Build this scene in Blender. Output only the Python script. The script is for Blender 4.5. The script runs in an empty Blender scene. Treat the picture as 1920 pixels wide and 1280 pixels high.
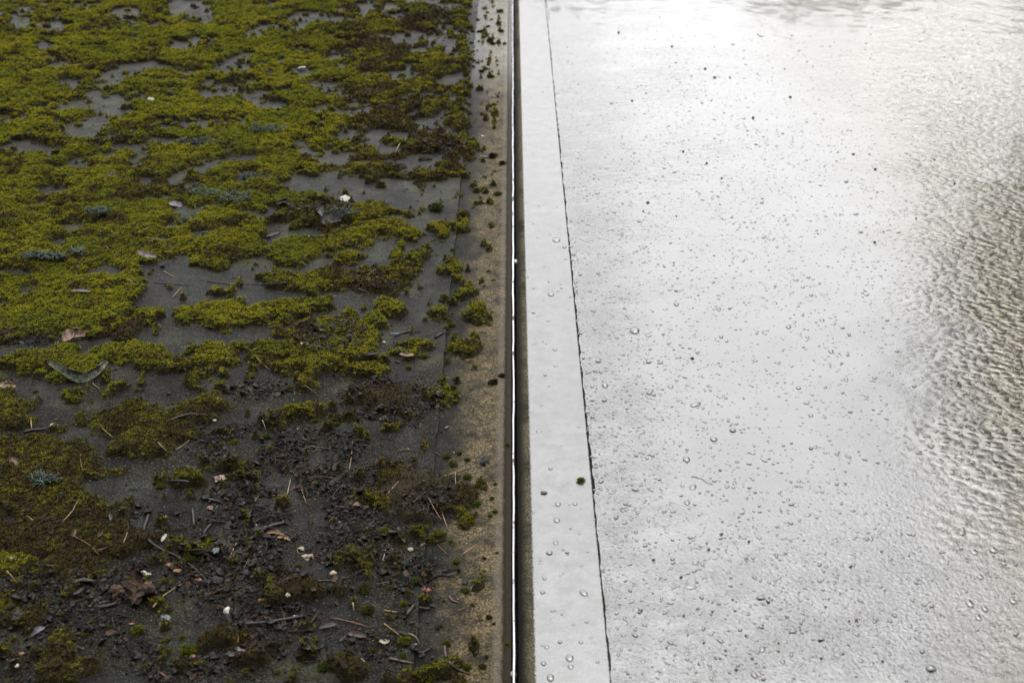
import bpy, math, random
import numpy as np
from mathutils import Vector

R = math.radians
SC = bpy.context.scene
COL = SC.collection
random.seed(7)
RNG = np.random.default_rng(7)

# ------------------------------------------------------------------ camera
H = 1.16                                   # lens height above the roof skin
FPX = 2400.0                               # 45 mm on 36 mm, in photo pixels (1920 wide)
TH = math.atan(1290 / FPX)                 # downward tilt
CT, ST = math.cos(TH), math.sin(TH)
cam_d = bpy.data.cameras.new("camera")
cam_d.lens, cam_d.sensor_width = 45, 36
cam_d.clip_start, cam_d.clip_end = 0.02, 400
cam_d.dof.use_dof = True
cam_d.dof.focus_distance = 2.3
cam_d.dof.aperture_fstop = 7.1
cam = bpy.data.objects.new("camera", cam_d)
COL.objects.link(cam)
cam.location = (0, 0, H)
cam.rotation_euler = (math.pi / 2 - TH, 0, 0)
SC.camera = cam

# ------------------------------------------------------------------ sky, sun, exposure
SUN_EL, SUN_AZ = R(62), R(12)              # overcast, the sun behind cloud, high and ahead
w = bpy.data.worlds.new("World")
SC.world = w
w.use_nodes = True
wn, wl = w.node_tree.nodes, w.node_tree.links
wn.clear()
sky = wn.new("ShaderNodeTexSky")
sky.sky_type = 'NISHITA'
sky.sun_disc = False
sky.sun_elevation = SUN_EL
sky.sun_rotation = SUN_AZ
sky.air_density, sky.dust_density, sky.ozone_density = 1.0, 3.0, 1.0
hs = wn.new("ShaderNodeHueSaturation")     # cloud cover: nearly colourless
hs.inputs["Saturation"].default_value = 0.10
bg = wn.new("ShaderNodeBackground")
bg.inputs["Strength"].default_value = 0.13
wo = wn.new("ShaderNodeOutputWorld")
wl.new(sky.outputs[0], hs.inputs["Color"])
wl.new(hs.outputs[0], bg.inputs["Color"])
wl.new(bg.outputs[0], wo.inputs["Surface"])
sd = bpy.data.lights.new("sun", 'SUN')
sd.energy, sd.angle, sd.color = 1.6, R(100), (1.0, 0.985, 0.965)
so = bpy.data.objects.new("sun", sd)
COL.objects.link(so)
so.rotation_euler = Vector((-math.sin(SUN_AZ) * math.cos(SUN_EL), -math.cos(SUN_AZ) * math.cos(SUN_EL),
                            -math.sin(SUN_EL))).to_track_quat('-Z', 'Y').to_euler()
so.location = (2, 8, 6)
SC.view_settings.view_transform = 'Standard'
SC.view_settings.look = 'None'
SC.view_settings.exposure = 0.80
SC.view_settings.gamma = 1.0
SC.cycles.max_bounces = 6
SC.cycles.transmission_bounces = 4

# ------------------------------------------------------------------ ground <-> photo
def at(px, py, z=0.0):
    u, v = (px - 960) / FPX, (640 - py) / FPX
    dx, dy, dz = u, CT + v * ST, -ST + v * CT
    t = (z - H) / dz
    return Vector((dx * t, dy * t, z))

def pxof(X, Y):
    d = Y * CT + H * ST
    return 960 + FPX * X / d, 640 - FPX * (Y * ST - H * CT) / d

def mpp(py):                               # metres per photo pixel, across
    return H / ((py + 650) * CT)

# ------------------------------------------------------------------ numpy noise
def _hash(ix, iy, s):
    n = (ix.astype(np.int64) * 374761393 + iy.astype(np.int64) * 668265263 + s * 974634777) & 0x7fffffff
    n = ((n ^ (n >> 13)) * 1274126177) & 0x7fffffff
    n = ((n ^ (n >> 16)) * 668265263) & 0x7fffffff
    return ((n ^ (n >> 15)) & 0xffffff) / float(0xffffff)

def vn(x, y, s=0):
    ix, iy = np.floor(x), np.floor(y)
    fx, fy = x - ix, y - iy
    fx, fy = fx * fx * (3 - 2 * fx), fy * fy * (3 - 2 * fy)
    a, b = _hash(ix, iy, s), _hash(ix + 1, iy, s)
    c, d = _hash(ix, iy + 1, s), _hash(ix + 1, iy + 1, s)
    return (a + (b - a) * fx) * (1 - fy) + (c + (d - c) * fx) * fy

def fbm(x, y, s=0, o=4):
    t, a, n = 0, 0.5, 0
    for k in range(o):
        t = t + a * vn(x * 2 ** k + 17.3 * k, y * 2 ** k - 9.1 * k, s + k)
        n += a
        a *= 0.5
    return t / n

def worley(x, y, s=0):
    ix, iy = np.floor(x), np.floor(y)
    best = np.full(np.shape(x), 9.0)
    for dx in (-1, 0, 1):
        for dy in (-1, 0, 1):
            jx, jy = ix + dx, iy + dy
            qx, qy = jx + _hash(jx, jy, s), jy + _hash(jx, jy, s + 31)
            best = np.minimum(best, (qx - x) ** 2 + (qy - y) ** 2)
    return np.sqrt(best)

def sstep(a, b, x):
    t = np.clip((x - a) / (b - a), 0, 1)
    return t * t * (3 - 2 * t)

# ------------------------------------------------------------------ nodes and materials
class NT:
    def __init__(self, name):
        self.m = bpy.data.materials.new(name)
        self.m.use_nodes = True
        self.n, self.l = self.m.node_tree.nodes, self.m.node_tree.links
        self.b = self.n["Principled BSDF"]
        self.pos = self.n.new("ShaderNodeNewGeometry").outputs["Position"]

    def put(self, sock, v):
        if isinstance(v, (int, float)):
            sock.default_value = v
        elif isinstance(v, tuple):
            sock.default_value = v if len(v) == 4 or sock.type == 'VECTOR' else v + (1,)
        else:
            self.l.new(v, sock)

    def set(self, **k):
        for key, v in k.items():
            self.put(self.b.inputs[key.replace("_", " ")], v)
        return self

    def scaled(self, sx, sy, sz, src=None):
        n = self.n.new("ShaderNodeVectorMath")
        n.operation = 'MULTIPLY'
        self.put(n.inputs[0], src or self.pos)
        n.inputs[1].default_value = (sx, sy, sz)
        return n.outputs[0]

    def noise(self, scale, detail=3, rough=0.55, dist=0.0, vec=None):
        n = self.n.new("ShaderNodeTexNoise")
        self.l.new(vec or self.pos, n.inputs["Vector"])
        n.inputs["Scale"].default_value = scale
        n.inputs["Detail"].default_value = detail
        n.inputs["Roughness"].default_value = rough
        n.inputs["Distortion"].default_value = dist
        return n.outputs[0]

    def voro(self, scale, feature='F1', vec=None, rnd=1.0, out="Distance"):
        n = self.n.new("ShaderNodeTexVoronoi")
        n.feature = feature
        self.l.new(vec or self.pos, n.inputs["Vector"])
        n.inputs["Scale"].default_value = scale
        n.inputs["Randomness"].default_value = rnd
        return n.outputs[out]

    def rng(self, v, a, b, c=0.0, d=1.0, smooth=True):
        n = self.n.new("ShaderNodeMapRange")
        n.interpolation_type = 'SMOOTHSTEP' if smooth else 'LINEAR'
        self.put(n.inputs[0], v)
        for i, q in enumerate((a, b, c, d)):
            n.inputs[1 + i].default_value = q
        return n.outputs[0]

    def math(self, op, a, b=0.0):
        n = self.n.new("ShaderNodeMath")
        n.operation = op
        self.put(n.inputs[0], a)
        self.put(n.inputs[1], b)
        return n.outputs[0]

    def mix(self, f, a, b):
        n = self.n.new("ShaderNodeMix")
        n.data_type = 'RGBA'
        self.put(n.inputs["Factor"], f)
        self.put(n.inputs[6], a)
        self.put(n.inputs[7], b)
        return n.outputs[2]

    def xyz(self):
        n = self.n.new("ShaderNodeSeparateXYZ")
        self.l.new(self.pos, n.inputs[0])
        return n.outputs

    def bump(self, h, dist, strength=1.0, prev=None):
        n = self.n.new("ShaderNodeBump")
        n.inputs["Distance"].default_value = dist
        self.put(n.inputs["Strength"], strength)
        self.put(n.inputs["Height"], h)
        if prev is not None:
            self.l.new(prev, n.inputs["Normal"])
        return n.outputs[0]

    def attr(self, name, kind='GEOMETRY'):
        n = self.n.new("ShaderNodeAttribute")
        n.attribute_type = kind
        n.attribute_name = name
        return n.outputs["Fac"]

    def rand(self):
        return self.n.new("ShaderNodeObjectInfo").outputs["Random"]

M = {}
SEAM = 0.1277                              # half width of the two lap strips along the joint

def felt_material():
    t = NT("old_felt")
    big = t.noise(3.2, 4, 0.6)
    mid = t.noise(24, 4, 0.6)
    fine = t.noise(420, 2, 0.6)
    c = t.mix(t.rng(big, 0.35, 0.68), (0.0045, 0.0045, 0.0045), (0.0145, 0.015, 0.0148))
    c = t.mix(t.math('MULTIPLY', t.rng(t.noise(9, 6, 0.68), 0.50, 0.64), 0.75), c, (0.040, 0.045, 0.017))     # algae film
    c = t.mix(t.math('MULTIPLY', t.rng(t.noise(6.5, 6, 0.72), 0.56, 0.68), t.rng(t.noise(150, 3, 0.7), 0.40, 0.58, 0.1, 0.9)), c, (0.115, 0.102, 0.066))     # pale tan stain
    c = t.mix(t.math('MULTIPLY', t.rng(t.noise(13, 6, 0.7), 0.52, 0.62), 0.7), c, (0.0045, 0.0042, 0.0038))
    c = t.mix(t.math('MULTIPLY', t.rng(t.noise(55, 3, 0.6), 0.56, 0.7), 0.5), c, (0.012, 0.011, 0.010))
    c = t.mix(t.rng(t.noise(900, 1, 0.5), 0.60, 0.72), c, (0.004, 0.004, 0.004))
    near_dark = t.math('MULTIPLY', t.rng(t.noise(10, 5, 0.65), 0.36, 0.58), t.rng(t.xyz()[1], 2.7, 1.8))  # darker brown towards the near end
    c = t.mix(t.math('MULTIPLY', near_dark, 0.85), c, (0.0065, 0.0050, 0.0038))
    c = t.mix(t.math('MULTIPLY', t.rng(fine, 0.54, 0.66), t.rng(t.noise(9, 4, 0.6), 0.3, 0.6, 0.35, 0.95)), c, (0.085, 0.082, 0.065))     # granules
    c = t.mix(t.math('MULTIPLY', t.rng(t.noise(260, 3, 0.7), 0.60, 0.70), t.rng(t.noise(5, 4, 0.6), 0.42, 0.58)), c, (0.075, 0.085, 0.030))
    wet = t.math('MULTIPLY', t.rng(t.noise(3.1, 4, 0.6), 0.40, 0.56), t.rng(t.math('ADD', t.xyz()[1], t.xyz()[0]), 1.7, 2.9))
    t.set(Base_Color=c, Roughness=t.rng(t.noise(17, 5, 0.65), 0.38, 0.62, 0.34, 0.60), Specular_IOR_Level=t.rng(near_dark, 0, 1, 0.16, 0.08))
    b = t.bump(t.noise(260, 3, 0.7), 0.0046, t.rng(wet, 0, 1, 1.0, 0.8))
    b = t.bump(t.noise(60, 3, 0.6), 0.0035, 0.5, b)
    t.set(Normal=b)
    return t.m

def edge_material():
    t = NT("stained_edge_felt")
    x = t.xyz()[0]
    y = t.xyz()[1]
    fine = t.noise(330, 3, 0.65)
    mid = t.noise(16, 5, 0.65)
    c = t.mix(t.rng(mid, 0.35, 0.65), (0.006, 0.0063, 0.006), (0.018, 0.018, 0.015))
    wob = t.math('ADD', x, t.math('MULTIPLY', t.math('SUBTRACT', t.noise(13, 5, 0.7), 0.5), 0.125))
    tan = t.rng(wob, -0.114, -0.056)
    tan = t.math('MULTIPLY', tan, t.rng(t.noise(21, 5, 0.72), 0.34, 0.60, 0.18, 1))
    gran = t.mix(t.rng(t.noise(300, 4, 0.8), 0.38, 0.64), (0.012, 0.009, 0.005), (0.260, 0.200, 0.105))
    gran = t.mix(t.rng(t.noise(48, 4, 0.7), 0.50, 0.64), gran, (0.045, 0.036, 0.020))
    c = t.mix(tan, c, gran)
    c = t.mix(t.math('MULTIPLY', t.rng(fine, 0.56, 0.66), t.rng(mid, 0.35, 0.6, 0.08, 0.5)), c, (0.16, 0.138, 0.092))
    rim = t.math('ADD', x, t.math('MULTIPLY', t.math('SUBTRACT', t.noise(90, 3, 0.7), 0.5), 0.010))
    c = t.mix(t.math('MULTIPLY', t.rng(rim, -0.029, -0.022), 0.40), c, (0.15, 0.135, 0.11))
    c = t.mix(t.rng(t.math('ADD', x, t.math('MULTIPLY', t.math('SUBTRACT', t.noise(60, 4, 0.7), 0.5), 0.010)), -0.0165, -0.0110), c, (0.026, 0.020, 0.011))
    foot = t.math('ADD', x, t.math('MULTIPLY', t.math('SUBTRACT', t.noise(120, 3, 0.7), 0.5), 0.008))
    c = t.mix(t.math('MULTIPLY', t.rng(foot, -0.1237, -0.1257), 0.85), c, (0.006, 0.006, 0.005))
    far = t.rng(y, 3.4, 4.4)
    t.set(Base_Color=c, Roughness=t.rng(far, 0, 1, 0.55, 0.22), Specular_IOR_Level=t.rng(far, 0, 1, 0.10, 0.42))
    t.set(Normal=t.bump(t.noise(60, 3, 0.6), 0.003, 0.35, t.bump(t.noise(300, 3, 0.7), 0.0040, t.rng(far, 0, 1, 1.0, 0.25))))
    return t.m

def membrane_material(name, strip=False):
    t = NT(name)
    x, y, z = t.xyz()
    c = t.mix(t.rng(t.noise(4.5, 5, 0.65), 0.3, 0.7), (0.150, 0.151, 0.153), (0.172, 0.172, 0.174))
    grime = t.rng(t.noise(190, 3, 0.7), 0.62, 0.75)
    near = t.rng(y, 2.3, 1.2)
    c = t.mix(t.math('MULTIPLY', t.math('MULTIPLY', grime, near), 0.5), c, (0.055, 0.045, 0.035))
    if strip:
        c = t.mix(t.rng(t.noise(30, 4, 0.65), 0.35, 0.7), c, (0.138, 0.138, 0.138))
        edge = t.math('ADD', x, t.math('MULTIPLY', t.math('SUBTRACT', t.noise(240, 3, 0.75), 0.5), 0.010))
        edge = t.math('ADD', edge, t.math('MULTIPLY', t.math('SUBTRACT', y, 1.2), 0.0010))
        d = t.rng(edge, 0.0325, 0.0285)
        groove_band = t.mix(t.rng(t.noise(420, 4, 0.8), 0.36, 0.66), (0.010, 0.009, 0.006), (0.150, 0.132, 0.085))  # grainy olive band, turning black towards the groove
        groove_band = t.mix(t.rng(t.noise(9, 5, 0.7), 0.45, 0.65), groove_band, (0.022, 0.020, 0.012))
        groove_band = t.mix(t.rng(x, 0.0270, 0.0100), groove_band, (0.006, 0.006, 0.005))
        seam_x = t.math('ADD', x, t.math('MULTIPLY', t.math('SUBTRACT', t.noise(260, 3, 0.7), 0.5), 0.005))
        c = t.mix(d, c, groove_band)
        foot = t.rng(seam_x, SEAM - 0.0030, SEAM - 0.0008)  # edge shadow of the overlapping sheet, painted as a dark line
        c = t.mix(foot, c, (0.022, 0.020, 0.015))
        d = t.math('MAXIMUM', d, foot)
        t.set(Base_Color=c, Metallic=t.rng(d, 0, 1, 0.72, 0.0), Roughness=t.rng(d, 0, 1, 0.26, 0.6), Specular_IOR_Level=t.rng(d, 0, 1, 0.5, 0.02))
        b = t.bump(t.noise(70, 4, 0.6), 0.0012, 0.30)
        b = t.bump(t.noise(380, 3, 0.65), 0.0008, 0.5, b)
        t.set(Normal=b, Coat_Weight=t.rng(d, 0, 1, 0.45, 0.0), Coat_Roughness=0.06, Coat_IOR=1.33)
        return t.m
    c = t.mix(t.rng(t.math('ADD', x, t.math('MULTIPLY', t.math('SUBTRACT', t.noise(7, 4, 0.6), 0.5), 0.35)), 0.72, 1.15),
              c, (0.105, 0.095, 0.072))  # right side tinted towards the brown olive of the mirrored tree
    t.set(Base_Color=c, Metallic=0.76, Roughness=0.22, Coat_Weight=0.65, Coat_Roughness=0.07, Coat_IOR=1.33)
    # orange peel by the lap edge and at the near end, long wind ripples far off, pebbled water on the right
    wx = t.math('ADD', x, t.math('MULTIPLY', t.math('SUBTRACT', t.noise(4, 3, 0.6), 0.5), 0.30))
    peel = t.math('MAXIMUM', t.rng(wx, 0.36, 0.14, 0.0, 0.9), t.rng(y, 1.85, 1.3, 0.0, 0.8))
    peel = t.math('ADD', t.math('MULTIPLY', peel, t.rng(t.noise(14, 4, 0.6), 0.3, 0.6, 0.6, 1.15)), 0.20)
    b = t.bump(t.noise(200, 3, 0.62), 0.0030, t.math('MULTIPLY', peel, 0.8))
    rip = t.math('MULTIPLY', t.math('MULTIPLY', t.rng(y, 2.3, 3.0), t.rng(wx, 0.75, 0.45, 0.35, 1.0)), t.rng(t.noise(2.2, 2, 0.5), 0.40, 0.62, 0.35, 1.0))
    b = t.bump(t.noise(26, 3, 0.55, 0.6, t.scaled(1.0, 2.6, 1.0)), 0.0065, t.math('MULTIPLY', rip, 0.55), b)
    lean = t.math('SUBTRACT', wx, t.math('MULTIPLY', t.math('SUBTRACT', y, 1.7), 0.2))
    right = t.rng(lean, 0.58, 0.86)
    dome_ = t.rng(t.voro(66, vec=t.scaled(0.8, 1.0, 1.0)), 0.05, 0.8, 1.0, 0.0)
    b = t.bump(dome_, 0.0024, t.math('MULTIPLY', t.math('MULTIPLY', right, t.rng(y, 3.9, 2.7, 0.45, 1.0)), t.rng(t.noise(6, 4, 0.6), 0.34, 0.56, 0.30, 1.0)), b)
    b = t.bump(t.noise(30, 4, 0.55, 0.8), 0.008, t.math('MULTIPLY', right, 0.5), b)
    t.set(Roughness=t.rng(lean, 0.5, 0.85, 0.22, 0.11), Base_Color=t.mix(t.rng(lean, 0.60, 0.95), c, (0.150, 0.138, 0.100)))  # the tree reflection's olive is put into the base colour too
    b = t.bump(t.noise(11, 2, 0.5), 0.004, 0.25, b)
    t.set(Normal=b)
    return t.m

def simple(name, col, rough=0.6, col2=None, scale=120, bump=0.0, metallic=0.0, coat=0.0, spec=0.5, var=0.25):
    """A solid: two tones broken up by noise, each copy a little lighter or darker."""
    t = NT(name)
    c = t.mix(t.rng(t.noise(scale, 3, 0.65), 0.35, 0.65), col, col2 or tuple(v * 0.55 for v in col))
    n = t.n.new("ShaderNodeHueSaturation")
    t.put(n.inputs["Value"], t.rng(t.rand(), 0, 1, 1 - var, 1 + var, False))
    t.put(n.inputs["Color"], c)
    t.set(Base_Color=n.outputs[0], Roughness=rough, Metallic=metallic, Coat_Weight=coat, Coat_Roughness=0.08, Specular_IOR_Level=spec)
    if bump:
        t.set(Normal=t.bump(t.noise(scale * 2.2, 3, 0.65), bump, 0.8))
    return t.m

def moss_material(name, instanced, gain=1.0):
    t = NT(name)
    tip = t.attr("tip")
    dry = t.attr("dry", 'INSTANCER') if instanced else t.attr("dry")
    big = t.noise(5.0, 3, 0.55)
    sm = t.noise(38, 3, 0.6)
    green = t.mix(t.rng(big, 0.34, 0.66), (0.265, 0.285, 0.009), (0.420, 0.380, 0.011))
    green = t.mix(t.rng(t.rand(), 0.62, 1.0), green, (0.165, 0.235, 0.012))
    brown = t.mix(t.rand(), (0.105, 0.072, 0.014), (0.042, 0.027, 0.010))
    f = t.math('ADD', dry, t.math('MULTIPLY', t.math('SUBTRACT', sm, 0.5), 1.5))
    f = t.math('ADD', f, t.math('MULTIPLY', t.math('SUBTRACT', t.rand(), 0.5), 0.55))
    c = t.mix(t.rng(f, 0.30, 0.95), green, brown)
    low = t.mix(0.80, c, (0.012, 0.009, 0.004))  # shoot bases darkened in colour to deepen self-shadow; lighter tips are real
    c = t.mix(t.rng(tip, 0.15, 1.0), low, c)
    if gain != 1.0:                         # wetter, deeper green cushions
        gm = t.n.new("ShaderNodeMix")
        gm.data_type, gm.blend_type = 'RGBA', 'MULTIPLY'
        gm.inputs[0].default_value = 1.0
        t.put(gm.inputs[6], c)
        t.put(gm.inputs[7], (gain * 0.8, gain, gain))
        c = gm.outputs[2]
    t.set(Base_Color=c, Roughness=0.6, Specular_IOR_Level=0.12)
    tr = t.n.new("ShaderNodeBsdfTranslucent")
    t.put(tr.inputs["Color"], c)
    mx = t.n.new("ShaderNodeMixShader")
    mx.inputs[0].default_value = 0.30
    t.l.new(t.b.outputs[0], mx.inputs[1])
    t.l.new(tr.outputs[0], mx.inputs[2])
    t.l.new(mx.outputs[0], t.n["Material Output"].inputs["Surface"])
    return t.m

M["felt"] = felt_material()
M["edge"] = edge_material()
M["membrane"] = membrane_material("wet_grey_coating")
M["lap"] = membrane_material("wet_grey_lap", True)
M["rubber"] = simple("black_groove", (0.003, 0.003, 0.0027), 0.7, bump=0.001, spec=0.0)
M["cut"] = simple("dark_cut_edge", (0.050, 0.047, 0.040), 0.7, bump=0.001, scale=200)
M["felt_cut"] = simple("felt_cut_edge", (0.20, 0.175, 0.115), 0.7, (0.05, 0.046, 0.036), bump=0.001, scale=90)
M["moss_base"] = simple("moss_bed", (0.022, 0.017, 0.006), 0.9, (0.011, 0.009, 0.004), 90, 0.004, spec=0.2)
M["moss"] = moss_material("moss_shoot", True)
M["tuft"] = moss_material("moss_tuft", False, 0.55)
M["litter"] = simple("wet_litter", (0.009, 0.0075, 0.007), 0.42, (0.014, 0.010, 0.007), 140, 0.001, spec=0.16, var=0.8)
M["litter_brown"] = simple("brown_litter", (0.046, 0.027, 0.015), 0.55, (0.022, 0.014, 0.010), 140, 0.001, spec=0.12, var=0.7)
M["grit"] = simple("pale_grit", (0.26, 0.24, 0.17), 0.5, (0.07, 0.065, 0.05), 60, var=0.6)
M["straw"] = simple("straw_needle", (0.36, 0.235, 0.115), 0.4, (0.22, 0.13, 0.06), 90)
M["pale"] = simple("pale_needle", (0.40, 0.34, 0.25), 0.5, (0.24, 0.19, 0.13), 90)
M["rust"] = simple("rust_needle", (0.20, 0.085, 0.035), 0.4, (0.11, 0.05, 0.025), 90)
M["twig"] = simple("dark_twig", (0.014, 0.011, 0.009), 0.45, (0.034, 0.027, 0.022), 200, 0.001, spec=0.4)
M["twig_brown"] = simple("brown_twig", (0.060, 0.038, 0.024), 0.5, (0.030, 0.020, 0.014), 200, 0.001)
M["leaf_grey"] = simple("grey_green_leaf", (0.19, 0.205, 0.15), 0.65, (0.030, 0.036, 0.024), 70, 0.003, spec=0.25)
M["leaf_purple"] = simple("purple_brown_leaf", (0.115, 0.090, 0.098), 0.35, (0.070, 0.052, 0.058), 160, 0.001)
M["leaf_dark"] = simple("dark_leaf", (0.020, 0.017, 0.017), 0.42, (0.040, 0.033, 0.031), 160, 0.001, spec=0.35)
M["leaf_brown"] = simple("brown_leaf", (0.085, 0.054, 0.037), 0.5, (0.040, 0.025, 0.018), 160, 0.001)
M["bark"] = simple("crumbly_bark", (0.085, 0.045, 0.019), 0.8, (0.012, 0.008, 0.005), 110, 0.004)
M["bark_pale"] = simple("pale_bark", (0.33, 0.22, 0.15), 0.6, (0.09, 0.06, 0.045), 110, 0.002)
M["white"] = simple("white_stone", (0.50, 0.48, 0.42), 0.5, (0.33, 0.31, 0.26), 200, 0.002, var=0.15)
M["cream"] = simple("cream_stone", (0.42, 0.35, 0.25), 0.5, (0.24, 0.19, 0.13), 200, 0.001, var=0.12)
M["orange"] = simple("orange_chip", (0.25, 0.115, 0.052), 0.5, (0.10, 0.042, 0.022), 160, 0.001, var=0.2)
M["red"] = simple("red_chip", (0.30, 0.065, 0.035), 0.4, (0.15, 0.03, 0.02), 160, 0.001)
M["slate"] = simple("slate_stone", (0.105, 0.110, 0.125), 0.4, (0.055, 0.058, 0.066), 130, 0.002)
M["coal"] = simple("black_chip", (0.009, 0.009, 0.0095), 0.5, (0.018, 0.018, 0.019), 130, 0.002, spec=0.2)
M["lichen"] = simple("grey_lichen", (0.105, 0.145, 0.115), 0.7, (0.04, 0.062, 0.048), 130, 0.002)
M["grain"] = simple("brown_grain", (0.20, 0.12, 0.075), 0.4, (0.10, 0.06, 0.04), 300)
M["crumb"] = simple("dark_crumb", (0.030, 0.030, 0.018), 0.5, (0.05, 0.05, 0.02), 200, 0.001)
t = NT("wet_alloy")
gr_ = t.rng(t.math('ADD', t.noise(22, 5, 0.7), t.rng(t.noise(2.2, 2), 0.3, 0.7, -0.05, 0.06, False)), 0.54, 0.63)
t.set(Base_Color=t.mix(gr_, (0.50, 0.50, 0.52), (0.085, 0.078, 0.062)), Metallic=0.85, Roughness=t.rng(gr_, 0, 1, 0.24, 0.5),
      Normal=t.bump(t.noise(85, 3, 0.6), 0.004, t.rng(t.xyz()[1], 2.9, 3.6, 0.03, 0.8)))
M["alloy"] = t.m
t = NT("coated_pimple")
t.set(Base_Color=(0.125, 0.124, 0.121), Metallic=0.70, Roughness=0.16, Coat_Weight=1.0, Coat_Roughness=0.04, Coat_IOR=1.33,
      Normal=t.bump(t.noise(260, 2), 0.001, 0.4))
M["pimple"] = t.m
t = NT("rain_drop")
t.set(Base_Color=(0.13, 0.13, 0.128), Metallic=0.72, Roughness=0.05, Coat_Weight=1.0, Coat_Roughness=0.01, Coat_IOR=1.33)
M["drop"] = t.m

# ------------------------------------------------------------------ mesh helpers
class MB:
    def __init__(self):
        self.v, self.f, self.mi = [], [], []
        self.tip = []

    def add(self, verts, faces, mi=0, tip=None):
        o = len(self.v)
        self.v += [tuple(q) for q in verts]
        self.f += [tuple(i + o for i in q) for q in faces]
        self.mi += [mi] * len(faces)
        self.tip += list(tip) if tip is not None else [0.0] * len(verts)

    def tube(self, pts, rad, seg=5, mi=0):
        pts = [Vector(p) for p in pts]
        vs, fs = [], []
        for i, p in enumerate(pts):
            d = (pts[min(i + 1, len(pts) - 1)] - pts[max(i - 1, 0)]).normalized()
            a = d.cross(Vector((0, 0, 1)))
            a = a.normalized() if a.length > 1e-4 else Vector((1, 0, 0))
            b = a.cross(d).normalized()
            r = rad[i] if isinstance(rad, (list, tuple)) else rad
            for k in range(seg):
                g = 2 * math.pi * k / seg
                vs.append(p + a * (r * math.cos(g)) + b * (r * math.sin(g)))
        for i in range(len(pts) - 1):
            for k in range(seg):
                k2 = (k + 1) % seg
                fs.append((i * seg + k, i * seg + k2, (i + 1) * seg + k2, (i + 1) * seg + k))
        fs.append(tuple(range(seg - 1, -1, -1)))
        fs.append(tuple(range((len(pts) - 1) * seg, len(pts) * seg)))
        self.add(vs, fs, mi)

    def mesh(self, name, mats, smooth=True, tip=False):
        me = bpy.data.meshes.new(name)
        me.from_pydata(self.v, [], self.f)
        for m in (mats if isinstance(mats, list) else [mats]):
            me.materials.append(m)
        if len(set(self.mi)) > 1:
            me.polygons.foreach_set("material_index", self.mi)
        me.polygons.foreach_set("use_smooth", [smooth] * len(self.f))
        if tip:
            me.attributes.new("tip", 'FLOAT', 'POINT').data.foreach_set("value", self.tip)
        me.update()
        return me

def npmesh(name, verts, faces, mats, smooth=True, mi=None):
    me = bpy.data.meshes.new(name)
    verts = np.asarray(verts, dtype=np.float32)
    faces = np.asarray(faces, dtype=np.int32)
    k = faces.shape[1]
    me.vertices.add(len(verts))
    me.vertices.foreach_set("co", verts.ravel())
    me.loops.add(faces.size)
    me.loops.foreach_set("vertex_index", faces.ravel())
    me.polygons.add(len(faces))
    me.polygons.foreach_set("loop_start", np.arange(0, faces.size, k, dtype=np.int32))
    me.polygons.foreach_set("use_smooth", np.full(len(faces), smooth))
    if mi is not None:
        me.polygons.foreach_set("material_index", np.asarray(mi, dtype=np.int32))
    for m in (mats if isinstance(mats, list) else [mats]):
        me.materials.append(m)
    me.update(calc_edges=True)
    me.validate()
    return me

def link(name, me, loc=(0, 0, 0), rot=(0, 0, 0), scale=(1, 1, 1), parent=None):
    o = bpy.data.objects.new(name, me)
    COL.objects.link(o)
    o.location, o.rotation_euler, o.scale = loc, rot, scale
    if parent:
        o.parent = parent
    return o

def tag(o, label=None, cat=None, group=None, kind=None):
    if label:
        o["label"] = label
    if cat:
        o["category"] = cat
    if group:
        o["group"] = group
    if kind:
        o["kind"] = kind
    return o

def gridmesh(name, xs, ys, zfun, mats):
    X, Y = np.meshgrid(xs, ys)
    Z = zfun(X, Y)
    v = np.stack([X.ravel(), Y.ravel(), Z.ravel()], 1)
    nx, ny = len(xs), len(ys)
    i = np.arange(nx * ny).reshape(ny, nx)
    f = np.stack([i[:-1, :-1].ravel(), i[:-1, 1:].ravel(), i[1:, 1:].ravel(), i[1:, :-1].ravel()], 1)
    return npmesh(name, v, f, mats), v, f

# ------------------------------------------------------------------ the setting
Y0, Y1 = -1.5, 8.5

def skirt(name, xfun, z0, z1, mat, face_sign):
    """The cut edge of a lapped sheet: a narrow upright face that follows the ragged edge."""
    ys = np.arange(Y0, Y1 + 0.001, 0.006)
    x = xfun(ys)
    v = np.concatenate([np.stack([x, ys, np.full_like(ys, z0)], 1), np.stack([x, ys, np.full_like(ys, z1)], 1)])
    n = len(ys)
    i = np.arange(n - 1)
    f = np.stack([i, i + 1, i + 1 + n, i + n], 1)
    if face_sign > 0:
        f = f[:, ::-1]
    return npmesh(name, v, f, mat)

def left_edge(ys):
    return -SEAM + 0.004 * (fbm(ys * 3, ys * 0 + 3.3, 11, 3) - 0.5) + 0.003 * (vn(ys * 45, ys * 0, 12) - 0.5)

def right_edge(ys):
    return SEAM + 0.004 * (fbm(ys * 2.2, ys * 0 + 8.1, 21, 3) - 0.5) + 0.0030 * (vn(ys * 55, ys * 0, 22) - 0.5) + 0.0022 * (vn(ys * 130, ys * 0, 23) - 0.5)

FELT_Z, COAT_Z = 0.0042, 0.0042

def felt_z(X, Y):
    return FELT_Z + 0.004 * (fbm(X * 2.5, Y * 2.5, 40, 3) - 0.5) * sstep(-SEAM, -SEAM - 0.15, X)

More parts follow.
